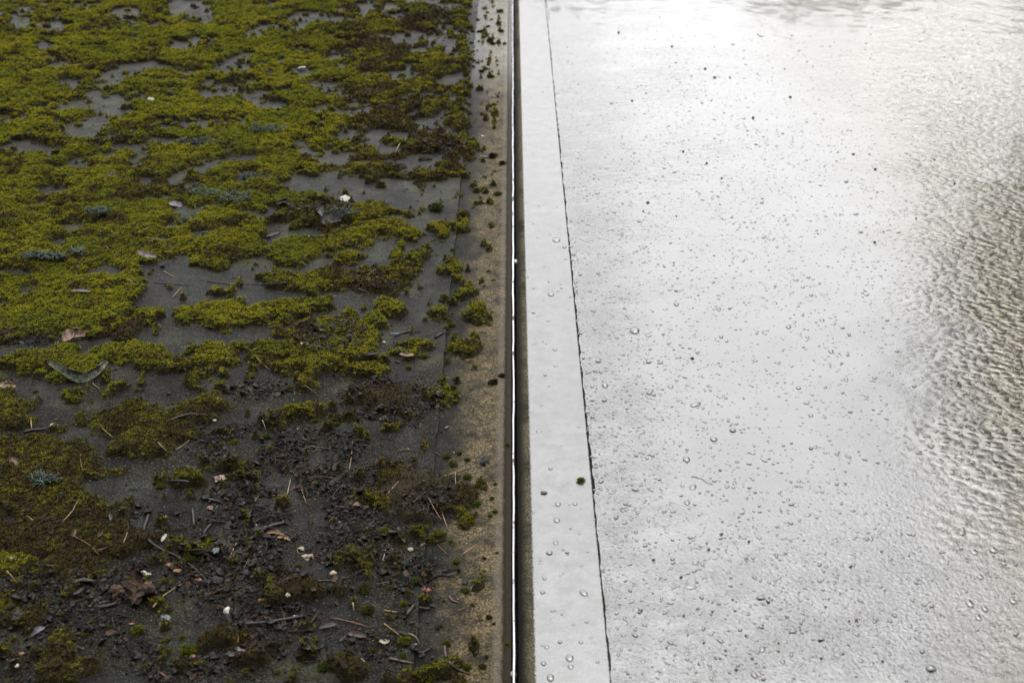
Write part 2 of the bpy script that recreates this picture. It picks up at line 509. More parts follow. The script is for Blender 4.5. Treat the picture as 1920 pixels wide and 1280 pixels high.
def felt_sheet():
    ys = np.concatenate([np.arange(Y0, 0.9, 0.06), np.arange(0.9, 5.6, 0.012), np.arange(5.6, Y1 + 0.01, 0.06)])
    us = np.concatenate([np.linspace(-6.0, -2.2, 20)[:-1], np.arange(-2.2, -0.165, 0.02), np.linspace(-0.16, -SEAM, 8)])
    X, Y = np.meshgrid(us, ys)
    X[:, -1] = left_edge(ys)
    Z = felt_z(X, Y)
    v = np.stack([X.ravel(), Y.ravel(), Z.ravel()], 1)
    nx, ny = len(us), len(ys)
    i = np.arange(nx * ny).reshape(ny, nx)
    f = np.stack([i[:-1, :-1].ravel(), i[:-1, 1:].ravel(), i[1:, 1:].ravel(), i[1:, :-1].ravel()], 1)
    return npmesh("roof_felt", v, f, M["felt"])

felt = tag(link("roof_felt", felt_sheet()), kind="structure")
tag(link("felt_edge", skirt("felt_edge", left_edge, -0.001, FELT_Z, M["felt_cut"], 1), parent=felt))

def edge_profile(X, Y):
    w_ = 0.0022 * (fbm(Y * 5, Y * 0 + 1.7, 51, 3) - 0.5)
    d = X - (-0.0175 + w_)
    z = np.where(d > 0, -0.0046 * np.clip(d / 0.0085, 0, 1) ** 1.7, 0.0)
    return z + 0.0012 * np.exp(-((X + 0.021) / 0.006) ** 2) - 0.0008

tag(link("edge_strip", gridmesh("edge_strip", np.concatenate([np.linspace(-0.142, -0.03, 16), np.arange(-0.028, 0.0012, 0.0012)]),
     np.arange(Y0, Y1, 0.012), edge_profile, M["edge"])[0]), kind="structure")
tag(link("joint_groove", gridmesh("joint_groove", np.linspace(-0.0010, 0.0112, 6), np.arange(Y0, Y1, 0.05),
     lambda X, Y: -0.0052 + 0 * X, M["rubber"])[0]), kind="structure")

def lap_profile(X, Y):
    return -0.0042 * (1 - sstep(0.0088, 0.024, X)) - 0.0006 + 0.0006 * (fbm(X * 14, Y * 14, 61, 3) - 0.5)

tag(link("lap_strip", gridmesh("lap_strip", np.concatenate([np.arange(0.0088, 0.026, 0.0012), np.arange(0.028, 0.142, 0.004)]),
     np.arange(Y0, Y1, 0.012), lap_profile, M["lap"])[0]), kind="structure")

MOUNDS = [(1195, 1148, 20, 5), (1262, 1075, 9, 3), (1500, 1060, 13, 5), (1290, 1195, 16, 5), (1350, 1235, 15, 5), (1545, 1205, 12, 4),
          (1330, 1132, 12, 4), (1372, 1125, 8, 8), (1245, 1163, 9, 4), (1445, 1125, 9, 6), (1520, 1190, 10, 5), (1215, 960, 10, 3),
          (1365, 1025, 8, 4), (1230, 995, 9, 3)]
MP = [(at(a, b), mpp(b) * r1, mpp(b) * r2 * 1.6) for a, b, r1, r2 in MOUNDS]

def coat_z(X, Y):
    z = COAT_Z + 0.0030 * (fbm(X * 3.0, Y * 2.2, 71, 2) - 0.5) + 0.0011 * (fbm(X * 16, Y * 13, 73, 2) - 0.5)
    for p, rx, ry in MP:
        z = z + 0.0032 * np.exp(-(((X - p.x) / rx) ** 2 + ((Y - p.y) / ry) ** 2))
    return z

def coat_sheet():
    ys = np.concatenate([np.arange(Y0, 1.1, 0.05), np.arange(1.1, 5.4, 0.008), np.arange(5.4, Y1 + 0.01, 0.05)])
    us = np.concatenate([np.arange(SEAM, 2.0, 0.008), np.linspace(2.0, 6.0, 24)])
    X, Y = np.meshgrid(us, ys)
    X[:, 0] = right_edge(ys)
    e = sstep(0, 0.012, X - SEAM)
    Z = coat_z(X, Y) * e + COAT_Z * (1 - e)
    v = np.stack([X.ravel(), Y.ravel(), Z.ravel()], 1)
    nx, ny = len(us), len(ys)
    i = np.arange(nx * ny).reshape(ny, nx)
    f = np.stack([i[:-1, :-1].ravel(), i[:-1, 1:].ravel(), i[1:, 1:].ravel(), i[1:, :-1].ravel()], 1)
    return npmesh("coated_roof", v, f, M["membrane"])

coat = tag(link("coated_roof", coat_sheet()), kind="structure")
tag(link("coated_edge", skirt("coated_edge", right_edge, -0.002, COAT_Z, M["cut"], -1), parent=coat))
g = MB()
g.add([(-200, -200, -3.0), (200, -200, -3.0), (200, 200, -3.0), (-200, 200, -3.0)], [(0, 1, 2, 3)])
tag(link("ground", g.mesh("ground", simple("garden_ground", (0.07, 0.085, 0.035), 0.9, scale=1.5))), kind="structure")

# the bright alloy bead in the joint
b_ = MB()
ys = np.concatenate([np.arange(Y0, 1.0, 0.1), np.arange(1.0, 5.4, 0.012), np.arange(5.4, Y1, 0.1)])
cx = 0.0025 + 0.0012 * (fbm(ys * 4, ys * 0, 81, 3) - 0.5) + 0.0010 * (vn(ys * 24, ys * 0, 82) - 0.5)
rr = 0.0019 + 0.0011 * sstep(1.2, 3.6, ys) + 0.0011 * (fbm(ys * 14, ys * 0 + 2, 83, 4) - 0.5)
b_.tube([(cx[i], ys[i], -0.0022) for i in range(len(ys))], [float(q) for q in rr], 10)
bead = tag(link("metal_strip", b_.mesh("metal_strip", M["alloy"])),
           "thin bright metal strip running along the joint between the mossy and the clean roof", "metal strip")

# ------------------------------------------------------------------ where the moss grows
MOSS = [  # cx, cy, rx, ry, dryness : cushions and mats below the closed carpet, photo pixels
    (560, 474, 78, 24, .25), (640, 455, 60, 12, .4), (715, 438, 75, 15, .45), (765, 447, 26, 9, .3), (600, 410, 95, 20, .75), (690, 405, 78, 16, .6),
    (655, 486, 34, 13, .5), (745, 487, 21, 13, .3), (779, 491, 18, 11, .4), (797, 470, 18, 9, .3), (758, 467, 9, 7, .2),
    (845, 500, 13, 6, .6), (846, 517, 20, 11, .35), (858, 535, 14, 8, .4), (872, 550, 18, 9, .6), (850, 572, 12, 6, .2), (838, 440, 22, 9, .4), (852, 430, 14, 8, .5),
    (868, 407, 14, 8, .8), (866, 425, 10, 6, .1), (525, 527, 40, 10, .5), (600, 535, 64, 15, .5), (700, 527, 84, 25, .72), (640, 521, 50, 14, .9),
    (890, 588, 24, 13, .5), (437, 598, 100, 25, .2), (590, 577, 30, 8, .3), (545, 590, 40, 12, .3), (620, 640, 96, 50, .55), (598, 636, 60, 34, 1.25), (705, 538, 60, 14, 1.2), (560, 665, 80, 30, .55), (490, 662, 34, 14, .4), (690, 620, 24, 34, .25),
    (538, 687, 26, 17, .05), (600, 690, 60, 16, .4), (150, 690, 60, 30, .05), (60, 690, 70, 22, .4), (250, 668, 70, 24, .3), (300, 690, 48, 17, .6), (400, 676, 58, 23, .3),
    (372, 715, 26, 15, .6), (218, 735, 30, 8, .3), (290, 805, 100, 40, .6), (270, 830, 75, 32, .5), (385, 760, 52, 15, .5), (345, 785, 60, 20, .7), (60, 880, 135, 58, .5),
    (90, 950, 125, 58, .4), (110, 1010, 120, 45, .55), (210, 1015, 75, 28, .6), (0, 770, 50, 38, .45), (40, 1060, 50, 22, .1), (150, 1065, 60, 28, .5), (545, 780, 34, 15, .4),
    (520, 803, 30, 12, .6), (585, 715, 26, 16, .5), (605, 698, 20, 9, .2), (680, 698, 30, 10, .5), (820, 745, 13, 22, .15), (725, 750, 60, 30, 1.1), (790, 655, 40, 10, .5), (765, 667, 16, 8, .1), (735, 587, 26, 12, .2), (818, 595, 14, 8, .1),
    (835, 597, 16, 14, .2), (865, 655, 22, 12, .5), (885, 650, 20, 8, .6), (735, 895, 40, 22, .5), (790, 905, 70, 24, 1.0), (690, 935, 40, 18, .25), (860, 935, 30, 26, .5),
    (870, 970, 24, 20, .1), (835, 925, 40, 20, 1.0), (760, 930, 46, 20, 1.0), (540, 1100, 50, 28, .7), (500, 1105, 36, 24, .2), (580, 1110, 40, 24, .8), (370, 1035, 32, 16, .2), (690, 1050, 24, 20, .4),
    (460, 985, 14, 8, .05), (800, 1000, 22, 14, .2), (770, 960, 30, 16, 1.0), (100, 1255, 60, 28, .5), (130, 1215, 40, 22, .4), (660, 1255, 44, 22, .6), (800, 1265, 46, 26, .35), (480, 1240, 50, 26, .75), (420, 1215, 40, 20, .6),
    (20, 1150, 44, 24, .4), (60, 1180, 40, 26, .5), (305, 905, 24, 9, .3), (360, 905, 26, 12, .3), (420, 880, 30, 14, .5), (640, 780, 16, 8, .6), (630, 1060, 20, 16, .2)]
BARE = [  # cx, cy, rx, ry : felt showing through the carpet
    (60, 285, 75, 20), (150, 255, 40, 22), (175, 205, 30, 22), (210, 215, 55, 13), (330, 237, 42, 14), (345, 240, 30, 12), (285, 130, 50, 13), (240, 128, 30, 12), (435, 130, 42, 24),
    (340, 90, 35, 14), (385, 82, 40, 12), (100, 55, 45, 17), (85, 90, 25, 14), (40, 45, 30, 12), (170, 12, 35, 8), (240, 28, 45, 13), (350, 15, 50, 16), (370, 30, 40, 14), (500, 15, 30, 8), (575, 40, 55, 16), (625, 42, 35, 12),
    (690, 18, 25, 18), (740, 35, 35, 10), (790, 5, 45, 10), (830, 15, 40, 8), (750, 75, 40, 9), (790, 68, 40, 9), (835, 85, 30, 12), (835, 55, 24, 8), (780, 82, 60, 7), (850, 100, 24, 14), (560, 140, 35, 14), (570, 100, 30, 8),
    (640, 160, 24, 7), (775, 130, 22, 10), (490, 185, 20, 12), (510, 205, 45, 14), (420, 180, 60, 14), (470, 192, 24, 14), (600, 240, 16, 16), (810, 235, 30, 16), (830, 160, 45, 12), (850, 150, 30, 14), (770, 220, 24, 10),
    (810, 185, 30, 8), (270, 185, 22, 10), (100, 110, 20, 8), (20, 110, 18, 6), (140, 170, 14, 5), (180, 90, 20, 8), (610, 290, 40, 8), (830, 295, 40, 10), (640, 360, 120, 24), (720, 362, 100, 18), (560, 350, 50, 12), (590, 388, 40, 6),
    (830, 215, 18, 12), (590, 310, 30, 6), (440, 235, 30, 10), (20, 190, 20, 5), (190, 275, 25, 6), (480, 70, 24, 10), (300, 50, 26, 7), (520, 60, 20, 8), (660, 95, 26, 7), (540, 175, 16, 8)]
LINE = [(-400, 640), (60, 645), (180, 636), (250, 640), (310, 600), (230, 575), (290, 545), (250, 505), (330, 472), (380, 512), (470, 505), (495, 470),
        (490, 430), (640, 395), (520, 340), (560, 330), (760, 345), (800, 350), (860, 330), (905, 290), (870, 250), (880, 150), (880, 0), (900, -200)]
HUMUS = [(740, 755, 95, 45, 1.), (620, 640, 62, 34, .9), (690, 535, 48, 14, .8), (590, 860, 110, 50, .9), (470, 840, 110, 40, .8), (680, 900, 70, 34, .8), (560, 950, 150, 60, 1.), (620, 1010, 130, 50, 1.),
         (420, 1080, 120, 50, .9), (330, 1070, 90, 40, .9), (520, 1020, 90, 40, .9), (250, 1110, 60, 34, .9), (800, 945, 60, 26, .7), (490, 1190, 130, 50, .55), (620, 1210, 110, 40, .5), (170, 1160, 110, 60, .4),
         (90, 1120, 100, 40, .35), (300, 1240, 140, 40, .4), (760, 1075, 60, 40, .5), (600, 400, 60, 14, .6), (480, 735, 70, 20, .4), (830, 280, 60, 12, .5), (50, 640, 60, 12, .4), (790, 35, 60, 14, .25), (840, 62, 30, 8, .3)]

def ell(px, py, e):
    if len(e) == 4:
        e = (e[0], e[1], e[2] * .85, e[3] * .8)
    return 1 - np.sqrt(((px - e[0]) / e[2]) ** 2 + ((py - e[1]) / e[3]) ** 2)

def inside(px, py, poly):
    c = np.zeros(np.shape(px), dtype=bool)
    n = len(poly)
    for i in range(n):
        x1, y1 = poly[i]
        x2, y2 = poly[(i + 1) % n]
        hit = ((y1 > py) != (y2 > py)) & (px < (x2 - x1) * (py - y1) / ((y2 - y1) or 1e-9) + x1)
        c ^= hit
    return c

CARPET = LINE + [(900, -900), (-3000, -900), (-3000, 640)]

def moss_field(X, Y):
    px, py = pxof(X, Y)
    wob = (fbm(X * 26, Y * 26, 90, 3) - 0.5)
    s = FPX / (Y * CT + H * ST) * 0.035
    pxw, pyw = px + wob * s * 2.0, py + (fbm(X * 26, Y * 26, 95, 3) - 0.5) * s * 1.1
    up = inside(pxw, pyw, CARPET)
    n = fbm(X * 9, Y * 9, 91, 4)
    F = np.where(up, 0.46 - 0.20 * sstep(480, 800, px) + 2.4 * (n - 0.5) + 2.2 * (fbm(X * 24, Y * 24, 92, 3) - 0.5), -1.0)
    hole = np.full(np.shape(X), -1.0)
    for e in BARE:
        hole = np.maximum(hole, ell(pxw, pyw, e))
    F = np.where(hole > 0, np.minimum(F, -hole * 3), np.where(hole > -0.35, np.minimum(F, 0.6 + 1.2 * hole + 0.4 * n), F))
    G = np.full(np.shape(X), -1.0)
    dry = np.where(up, 0.18 + 0.45 * sstep(0.52, 0.70, fbm(X * 11, Y * 11, 97, 4)) + 0.42 * sstep(500, 800, px) + 0.5 * sstep(0.60, 0.72, fbm(X * 19, Y * 19, 96, 3)), 0.3)
    for e in MOSS:
        q = ell(pxw, pyw, e)
        dry = np.where((q > G) & (q > -0.1), e[4], dry)
        G = np.maximum(G, q)
    G = G * 1.25 + 1.5 * (fbm(X * 34, Y * 34, 93, 4) - 0.5) + 0.02
    F = np.maximum(F, G)
    # crumbs of moss scattered over the bare felt and the strip
    speck = fbm(X * 42, Y * 42, 99, 2) + 0.16 * (fbm(X * 5, Y * 5, 98, 2) - 0.5)
    F = np.maximum(F, (speck - 0.76) * 6)
    F = np.where(X > -0.040, -1, F)
    return F, dry + 0.42 * sstep(600, 960, py)

def moss_h(X, Y):
    F, dry = moss_field(X, Y)
    c1 = 1 - np.clip(worley(X * 34, Y * 34, 5), 0, 1) ** 2
    c2 = 1 - np.clip(worley(X * 95, Y * 95, 6), 0, 1) ** 2
    th = 0.0120 * (0.18 + 0.82 * c1) + 0.0035 * c2
    th = th * (0.75 + 0.9 * (fbm(X * 7, Y * 7, 8, 2) - 0.35))
    base = np.where(X < -SEAM, felt_z(X, Y), -0.0008)
    return F, dry, np.where(F > 0, base + th * sstep(0, 0.55, F) ** 0.55, base - 0.004), base

def ground_z(X, Y):
    F, d, h, b = moss_h(np.array([X], dtype=float), np.array([Y], dtype=float))
    return float(max(h[0], b[0]))

gs = 0.006
xs, ysg = np.arange(-2.25, -0.03, gs), np.arange(1.0, 5.7, gs)
GX, GY = np.meshgrid(xs, ysg)
GX = GX + (RNG.random(GX.shape) - 0.5) * gs * 0.5
GY = GY + (RNG.random(GY.shape) - 0.5) * gs * 0.5
GF, GD, GH, GB = moss_h(GX, GY)
ny, nx = GX.shape
idx = np.arange(nx * ny).reshape(ny, nx)
quad = np.stack([idx[:-1, :-1].ravel(), idx[:-1, 1:].ravel(), idx[1:, 1:].ravel(), idx[1:, :-1].ravel()], 1)
ok = (GF.ravel()[quad] > 0).any(1)
quad = quad[ok]
used, inv = np.unique(quad.ravel(), return_inverse=True)
cv = np.stack([GX.ravel(), GY.ravel(), GH.ravel()], 1)[used]
carpet = link("moss_carpet", npmesh("moss_carpet", cv, inv.reshape(-1, 4), M["moss_base"]))
tag(carpet, "uneven olive green moss carpet covering the old dark roof felt", "moss", kind="stuff")

# ------------------------------------------------------------------ instancing
def shoot_proto(seed, leaves, hgt, spread):
    r = random.Random(seed)
    m = MB()
    for k in range(leaves):
        a = 2 * math.pi * (k + r.random() * 0.7) / leaves
        s = spread * r.uniform(0.6, 1.15)
        h = hgt * r.uniform(0.7, 1.15)
        ca, sa = math.cos(a), math.sin(a)
        wd = 0.13
        p0, p1, p2 = (ca * .04, sa * .04, 0), (ca * s * .55, sa * s * .55, h * .75), (ca * s, sa * s, h * r.uniform(.75, 1.0))
        m.add([(p0[0] - sa * wd * .6, p0[1] + ca * wd * .6, p0[2]), (p0[0] + sa * wd * .6, p0[1] - ca * wd * .6, p0[2]),
               (p1[0] - sa * wd, p1[1] + ca * wd, p1[2]), (p1[0] + sa * wd, p1[1] - ca * wd, p1[2]), p2],
              [(0, 1, 3, 2), (2, 3, 4)], 0, [0, 0, .65, .65, 1])
    return m

def flake_proto(seed, flat, n=6):
    r = random.Random(seed)
    m = MB()
    el = r.uniform(0.3, 0.9)
    top = [(math.cos(2 * math.pi * k / n) * r.uniform(.6, 1.1), math.sin(2 * math.pi * k / n) * el * r.uniform(.6, 1.1), 0) for k in range(n)]
    v = [(x, y, flat * r.uniform(0.2, 1.3)) for x, y, z in top] + [(x * .8, y * .8, -0.1) for x, y, z in top] + [(0, 0, flat * r.uniform(0.6, 1.8))]
    f = [(k, (k + 1) % n, 2 * n) for k in range(n)] + [(k, k + n, (k + 1) % n + n, (k + 1) % n) for k in range(n)]
    m.add(v, f)
    return m

def sliver_proto(seed):
    r = random.Random(seed + 400)
    m = MB()
    m.tube([(-2.2, 0, 0), (-.7, r.uniform(-.3, .3), .2), (.7, r.uniform(-.3, .3), .15), (2.2, r.uniform(-.5, .5), 0)], [.08, .2, .22, .06], 4)
    return m

def scatter(name, pts, rot, scl, protos, parent=None, extra=None):
    me = bpy.data.meshes.new(name)
    me.vertices.add(len(pts))
    me.vertices.foreach_set("co", np.asarray(pts, dtype=np.float32).ravel())
    me.attributes.new("rot", 'FLOAT_VECTOR', 'POINT').data.foreach_set("vector", np.asarray(rot, dtype=np.float32).ravel())
    me.attributes.new("scl", 'FLOAT_VECTOR', 'POINT').data.foreach_set("vector", np.asarray(scl, dtype=np.float32).ravel())
    me.attributes.new("pick", 'INT', 'POINT').data.foreach_set("value", RNG.integers(0, len(protos), len(pts)).astype(np.int32))
    for k, v in (extra or {}).items():
        me.attributes.new(k, 'FLOAT', 'POINT').data.foreach_set("value", np.asarray(v, dtype=np.float32))
    o = link(name, me, parent=parent)
    ng = bpy.data.node_groups.new(name, 'GeometryNodeTree')
    ng.interface.new_socket("Geometry", in_out='INPUT', socket_type='NodeSocketGeometry')
    ng.interface.new_socket("Geometry", in_out='OUTPUT', socket_type='NodeSocketGeometry')
    gi, go = ng.nodes.new("NodeGroupInput"), ng.nodes.new("NodeGroupOutput")
    iop = ng.nodes.new("GeometryNodeInstanceOnPoints")
    j = ng.nodes.new("GeometryNodeGeometryToInstance")
    for p in protos[::-1]:
        oi = ng.nodes.new("GeometryNodeObjectInfo")
        oi.inputs["Object"].default_value = p
        ng.links.new(oi.outputs["Geometry"], j.inputs[0])
    ng.links.new(gi.outputs[0], iop.inputs["Points"])
    ng.links.new(j.outputs[0], iop.inputs["Instance"])
    iop.inputs["Pick Instance"].default_value = True
    for nm, sock, ty in (("pick", "Instance Index", 'INT'), ("scl", "Scale", 'FLOAT_VECTOR'), ("rot", "Rotation", 'FLOAT_VECTOR')):
        na = ng.nodes.new("GeometryNodeInputNamedAttribute")
        na.data_type = ty
        na.inputs["Name"].default_value = nm
        out = na.outputs["Attribute"]
        if nm == "rot":
            e = ng.nodes.new("FunctionNodeEulerToRotation")
            ng.links.new(out, e.inputs[0])
            out = e.outputs[0]
        ng.links.new(out, iop.inputs[sock])
    ng.links.new(iop.outputs[0], go.inputs[0])
    md = o.modifiers.new("scatter", 'NODES')
    md.node_group = ng
    return o

def proto_objs(nm, meshes):
    return [bpy.data.objects.new(nm, q) for q in meshes]

shoots = proto_objs("moss_shoot", [shoot_proto(s, lv, hh, sp).mesh("moss_shoot", M["moss"], True, True)
                                   for s, lv, hh, sp in ((1, 6, .8, .8), (2, 7, 1.0, .6), (3, 6, .6, 1.0), (4, 5, 1.1, .5))])
P, RO, S, D = [], [], [], []
for (ya, yb, sp) in ((1.0, 2.0, 0.0034), (2.0, 3.2, 0.0043), (3.2, 5.7, 0.0062)):
    a, b = np.meshgrid(np.arange(-2.25, -0.03, sp), np.arange(ya, yb, sp))
    a = a.ravel() + (RNG.random(a.size) - 0.5) * sp * 1.2
    b = b.ravel() + (RNG.random(b.size) - 0.5) * sp * 1.2
    keep = np.abs(a) < 0.43 * b + 0.25
    a, b = a[keep], b[keep]
    F, dr, h, base = moss_h(a, b)
    k = (F > 0.0) & (dr < 1.0 + 0.5 * RNG.random(a.size))
    a, b, F, dr, h = a[k], b[k], F[k], dr[k], h[k]
    e = 0.004
    hx = moss_h(a + e, b)[2] - h
    hy = moss_h(a, b + e)[2] - h
    n = a.size
    P.append(np.stack([a, b, h - 0.0008], 1))
    RO.append(np.stack([np.clip(hy / e, -1, 1) * 0.6 + RNG.normal(0, .25, n), -np.clip(hx / e, -1, 1) * 0.6 + RNG.normal(0, .25, n), RNG.random(n) * 6.28], 1))
    s = sp * (0.85 + 0.7 * RNG.random(n)) * np.where(F < 0.15, 0.8, 1.0)
    S.append(np.stack([s, s, s * RNG.uniform(0.8, 1.3, n)], 1))
    D.append(dr)
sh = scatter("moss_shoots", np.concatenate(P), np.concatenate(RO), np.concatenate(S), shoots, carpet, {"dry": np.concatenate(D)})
sh["kind"] = "stuff"
N_SHOOT = sum(len(q) for q in P)

# dark rotting litter
flk = proto_objs("litter_flake", [flake_proto(20 + k, (0.2, 0.4, 0.8, 0.3, 0.2)[k]).mesh("litter_flake", M["litter_brown" if k == 3 else "litter"], False) for k in range(5)] +
                  [sliver_proto(k).mesh("litter_sliver", M[q], False) for k, q in enumerate(("litter", "litter_brown", "litter"))])
n = 620000
a, b = RNG.uniform(-1.9, -0.03, n), RNG.uniform(1.05, 5.2, n)
px, py = pxof(a, b)
hm = np.full(n, 0.05)
for e in HUMUS:
    q = ell(px, py, e)
    hm = np.maximum(hm, np.clip(q * 1.8 + 0.45, 0, 1) * e[4])
hm = hm + 0.10 * sstep(850, 1000, py) * sstep(900, 700, px)
hm = hm * sstep(0.30, 0.56, fbm(a * 16, b * 16, 33, 4)) * 1.5
k = (RNG.random(n) < hm * sstep(0.2, 0.5, hm + 0.17)) & (px > -60) & (py < 1330) & (px < 945)
a, b = a[k], b[k]
F, dr, h, base = moss_h(a, b)
n = a.size
z = np.maximum(base, np.where(F > 0, h, base))
s = np.minimum(np.exp(RNG.normal(math.log(0.0022), 0.55, n)), 0.0075)
print('litter', n)
P2 = np.stack([a, b, z + 0.0006 + 0.001 * RNG.random(n)], 1)
lit = scatter("leaf_litter", P2, np.stack([RNG.normal(0, .4, n), RNG.normal(0, .4, n), RNG.random(n) * 6.28], 1), np.stack([s * RNG.uniform(.8, 1.6, n), s, s * .8], 1), flk)
tag(lit, "dark wet rotted leaf litter lying between the moss on the old roof", "leaf litter", kind="stuff")

# pale grit on the felt and the edge strip
grt = proto_objs("grit_grain", [flake_proto(60 + k, 0.7, 5).mesh("grit_grain", M["grit"], False) for k in range(3)])
n = 60000
a, b = RNG.uniform(-1.8, -0.013, n), RNG.uniform(1.05, 5.0, n)
F, dr, h, base = moss_h(a, b)
dens = (0.25 + 0.75 * sstep(0.45, 0.62, fbm(a * 6, b * 6, 35, 3))) * np.where(a > -0.075, 0.9, 0.42)
k = (F < 0) & (RNG.random(n) < dens)
a, b, base = a[k], b[k], base[k]
n = a.size
s = np.exp(RNG.normal(math.log(0.00085), 0.38, n))
gr = scatter("roof_grit", np.stack([a, b, base + s * .2], 1), np.stack([RNG.normal(0, .3, n), RNG.normal(0, .3, n), RNG.random(n) * 6.28], 1), np.stack([s, s, s], 1), grt)
tag(gr, "pale loose mineral grit strewn over the bare old roof felt", "grit", kind="stuff")

# pimples of stone dust under the coating
def dome(seg=8, rings=3):
    m = MB()
    vs, fs = [], []
    for r in range(rings):
        t_ = (math.pi / 2) * r / rings
        for k in range(seg):
            q = 2 * math.pi * k / seg
            vs.append((math.cos(t_) * math.cos(q), math.cos(t_) * math.sin(q), math.sin(t_)))
    vs.append((0, 0, 1))
    for r in range(rings - 1):
        for k in range(seg):
            k2 = (k + 1) % seg
            fs.append((r * seg + k, r * seg + k2, (r + 1) * seg + k2, (r + 1) * seg + k))
    for k in range(seg):
        fs.append(((rings - 1) * seg + k, (rings - 1) * seg + (k + 1) % seg, rings * seg))
    m.add(vs, fs)
    return m

pim = proto_objs("roof_pimple", [dome(8, 3).mesh("roof_pimple", M["pimple"])])
n = 110000
a, b = RNG.uniform(0.028, 1.75, n), RNG.uniform(1.1, 5.2, n)
px, py = pxof(a, b)
dn = np.where(a < SEAM, 0.035, 0.34 + 0.50 * sstep(0.5, 0.12, a) * sstep(3.4, 2.0, b) + 0.22 * sstep(1.8, 1.3, b))
dn = dn * (0.35 + 1.3 * fbm(a * 7, b * 7, 37, 3)) * sstep(5.2, 2.2, b)
k = (RNG.random(n) < dn) & (px < 1990)
a, b = a[k], b[k]
n = a.size
s = np.exp(RNG.normal(math.log(0.00138), 0.45, n))
print('pimples', n)
z = np.where(a < SEAM, lap_profile(a, b), coat_z(a, b))
pm = scatter("coating_pimples", np.stack([a, b, z - s * 0.1], 1), np.stack([0 * a, 0 * a, RNG.random(n) * 6.28], 1), np.stack([s * RNG.uniform(.9, 1.8, n), s, s * RNG.uniform(.35, .75, n)], 1), pim)
tag(pm, "tiny raised pimples and droplets peppering the wet grey roof coating", "pimples", kind="stuff")

# ------------------------------------------------------------------ trees beyond the roof, seen in the wet coating
def tree(name, x, y, crown, rad, seed, label, mat, n_leaf=6000, size=.09, clumps=46):
    """Trunk and limbs under an uneven crown of leaf clumps; crown = centre height above the roof, rad = (across, up)."""
    r = random.Random(seed)
    root = bpy.data.objects.new(name, None)
    COL.objects.link(root)
    root.location = (x, y, -3.0)
    tag(root, label, "tree")
    cz = crown + 3
    m = MB()
    m.tube([(0, 0, 0), (0.08, 0.05, cz * .4), (0.0, 0.12, cz), (0.06, 0.1, cz + rad[1] * .8)], [0.20, 0.16, 0.10, 0.03], 9)
    ends = []
    for k in range(clumps):
        a, b = r.uniform(0, 6.28), math.asin(r.uniform(-1, 1))
        q = r.uniform(.55, 1) ** .6
        e = Vector((math.cos(a) * math.cos(b) * rad[0] * q, math.sin(a) * math.cos(b) * rad[0] * q, cz + math.sin(b) * rad[1] * q))
        ends.append(e)
        if k % 3 == 0:
            z0 = max(cz - rad[1], e.z - .5 * rad[0])
            m.tube([(0.03, 0.1, z0), Vector((e.x * .5, e.y * .5, (z0 + e.z) / 2 + .1)), e], [0.06, 0.04, 0.012], 6)
    link("trunk", m.mesh("trunk", M["trunk"]), parent=root)
    c = MB()
    for k in range(n_leaf):
        p = r.choice(ends) + Vector((r.gauss(0, .16) * rad[0], r.gauss(0, .16) * rad[0], r.gauss(0, .15) * rad[1]))
        s = size * r.uniform(.6, 1.4)
        d1 = Vector((r.gauss(0, 1), r.gauss(0, 1), r.gauss(0, .6))).normalized()
        d2 = d1.cross(Vector((r.gauss(0, 1), r.gauss(0, 1), 1))).normalized()
        c.add([p - d1 * s, p - d2 * s * .5, p + d1 * s, p + d2 * s * .5], [(0, 1, 2, 3)])
    link("crown", c.mesh("crown", M[mat], False), parent=root)
    return root

M["trunk"] = simple("tree_bark", (0.075, 0.058, 0.042), 0.85, (0.03, 0.024, 0.018), 14, 0.02)
M["dry_crown"] = simple("autumn_foliage", (0.095, 0.070, 0.028), 0.75, (0.042, 0.034, 0.013), 3)
M["green_crown"] = simple("dull_foliage", (0.060, 0.066, 0.028), 0.75, (0.03, 0.034, 0.015), 3)
tree("tree", 5.40, 9.9, 4.0, (1.45, 1.75), 1, "olive brown tree close beyond the right roof edge, mirrored in the wet coating", "dry_crown", 9000)
tree("tree", 8.2, 9.4, 4.4, (2.0, 2.3), 2, "wider brown tree behind the one mirrored at the right roof edge", "dry_crown", 9000)
for k, (x, y, cz, ra, rb) in enumerate(((-3.6, -3.4, 3.6, 1.9, 3.4), (-0.4, -4.3, 3.9, 1.9, 3.7), (2.9, -3.9, 3.7, 1.9, 3.5))):  # unseen pines, added to darken the near sides of drops and bumps
    tree("added_pine", x, y, cz, (ra, rb), 10 + k, ("unseen dark pine added behind the viewer to block sky over the mossy half", "unseen dark pine added behind the viewer to block sky over the joint",
         "unseen dark pine added behind the viewer to block sky over the coated half")[k], "green_crown", 7000, .17, 70)

for k, (x, y, cz, ra, rb) in enumerate(((-7, 27, 1.6, 3.2, 3.3), (0.5, 29, 1.8, 3.6, 3.4), (7.0, 28, 1.6, 3.4, 3.2), (13.5, 27, 1.8, 3.6, 3.6))):
    tree("tree", x, y, cz, (ra, rb), 30 + k, ("distant tree beyond the far end of the mossy half", "distant tree beyond the far end of the joint", "distant tree beyond the far end of the coated half",
         "distant tree beyond the far right corner of the coated half")[k], "green_crown", 4000, .28, 60)

# ------------------------------------------------------------------ loose things
def zat(px, py):
    p = at(px, py)
    return ground_z(p.x, p.y) if p.x < -0.01 else (float(lap_profile(np.array([p.x]), np.array([p.y]))[0]) if p.x < SEAM else float(coat_z(np.array([p.x]), np.array([p.y]))[0]))

def gpt(px, py, up=0.0):
    """Point of the photo on the surface there."""
    p = at(px, py)
    z = zat(px, py)
    p = at(px, py, z * 0.8)
    return Vector((p.x, p.y, z + up))

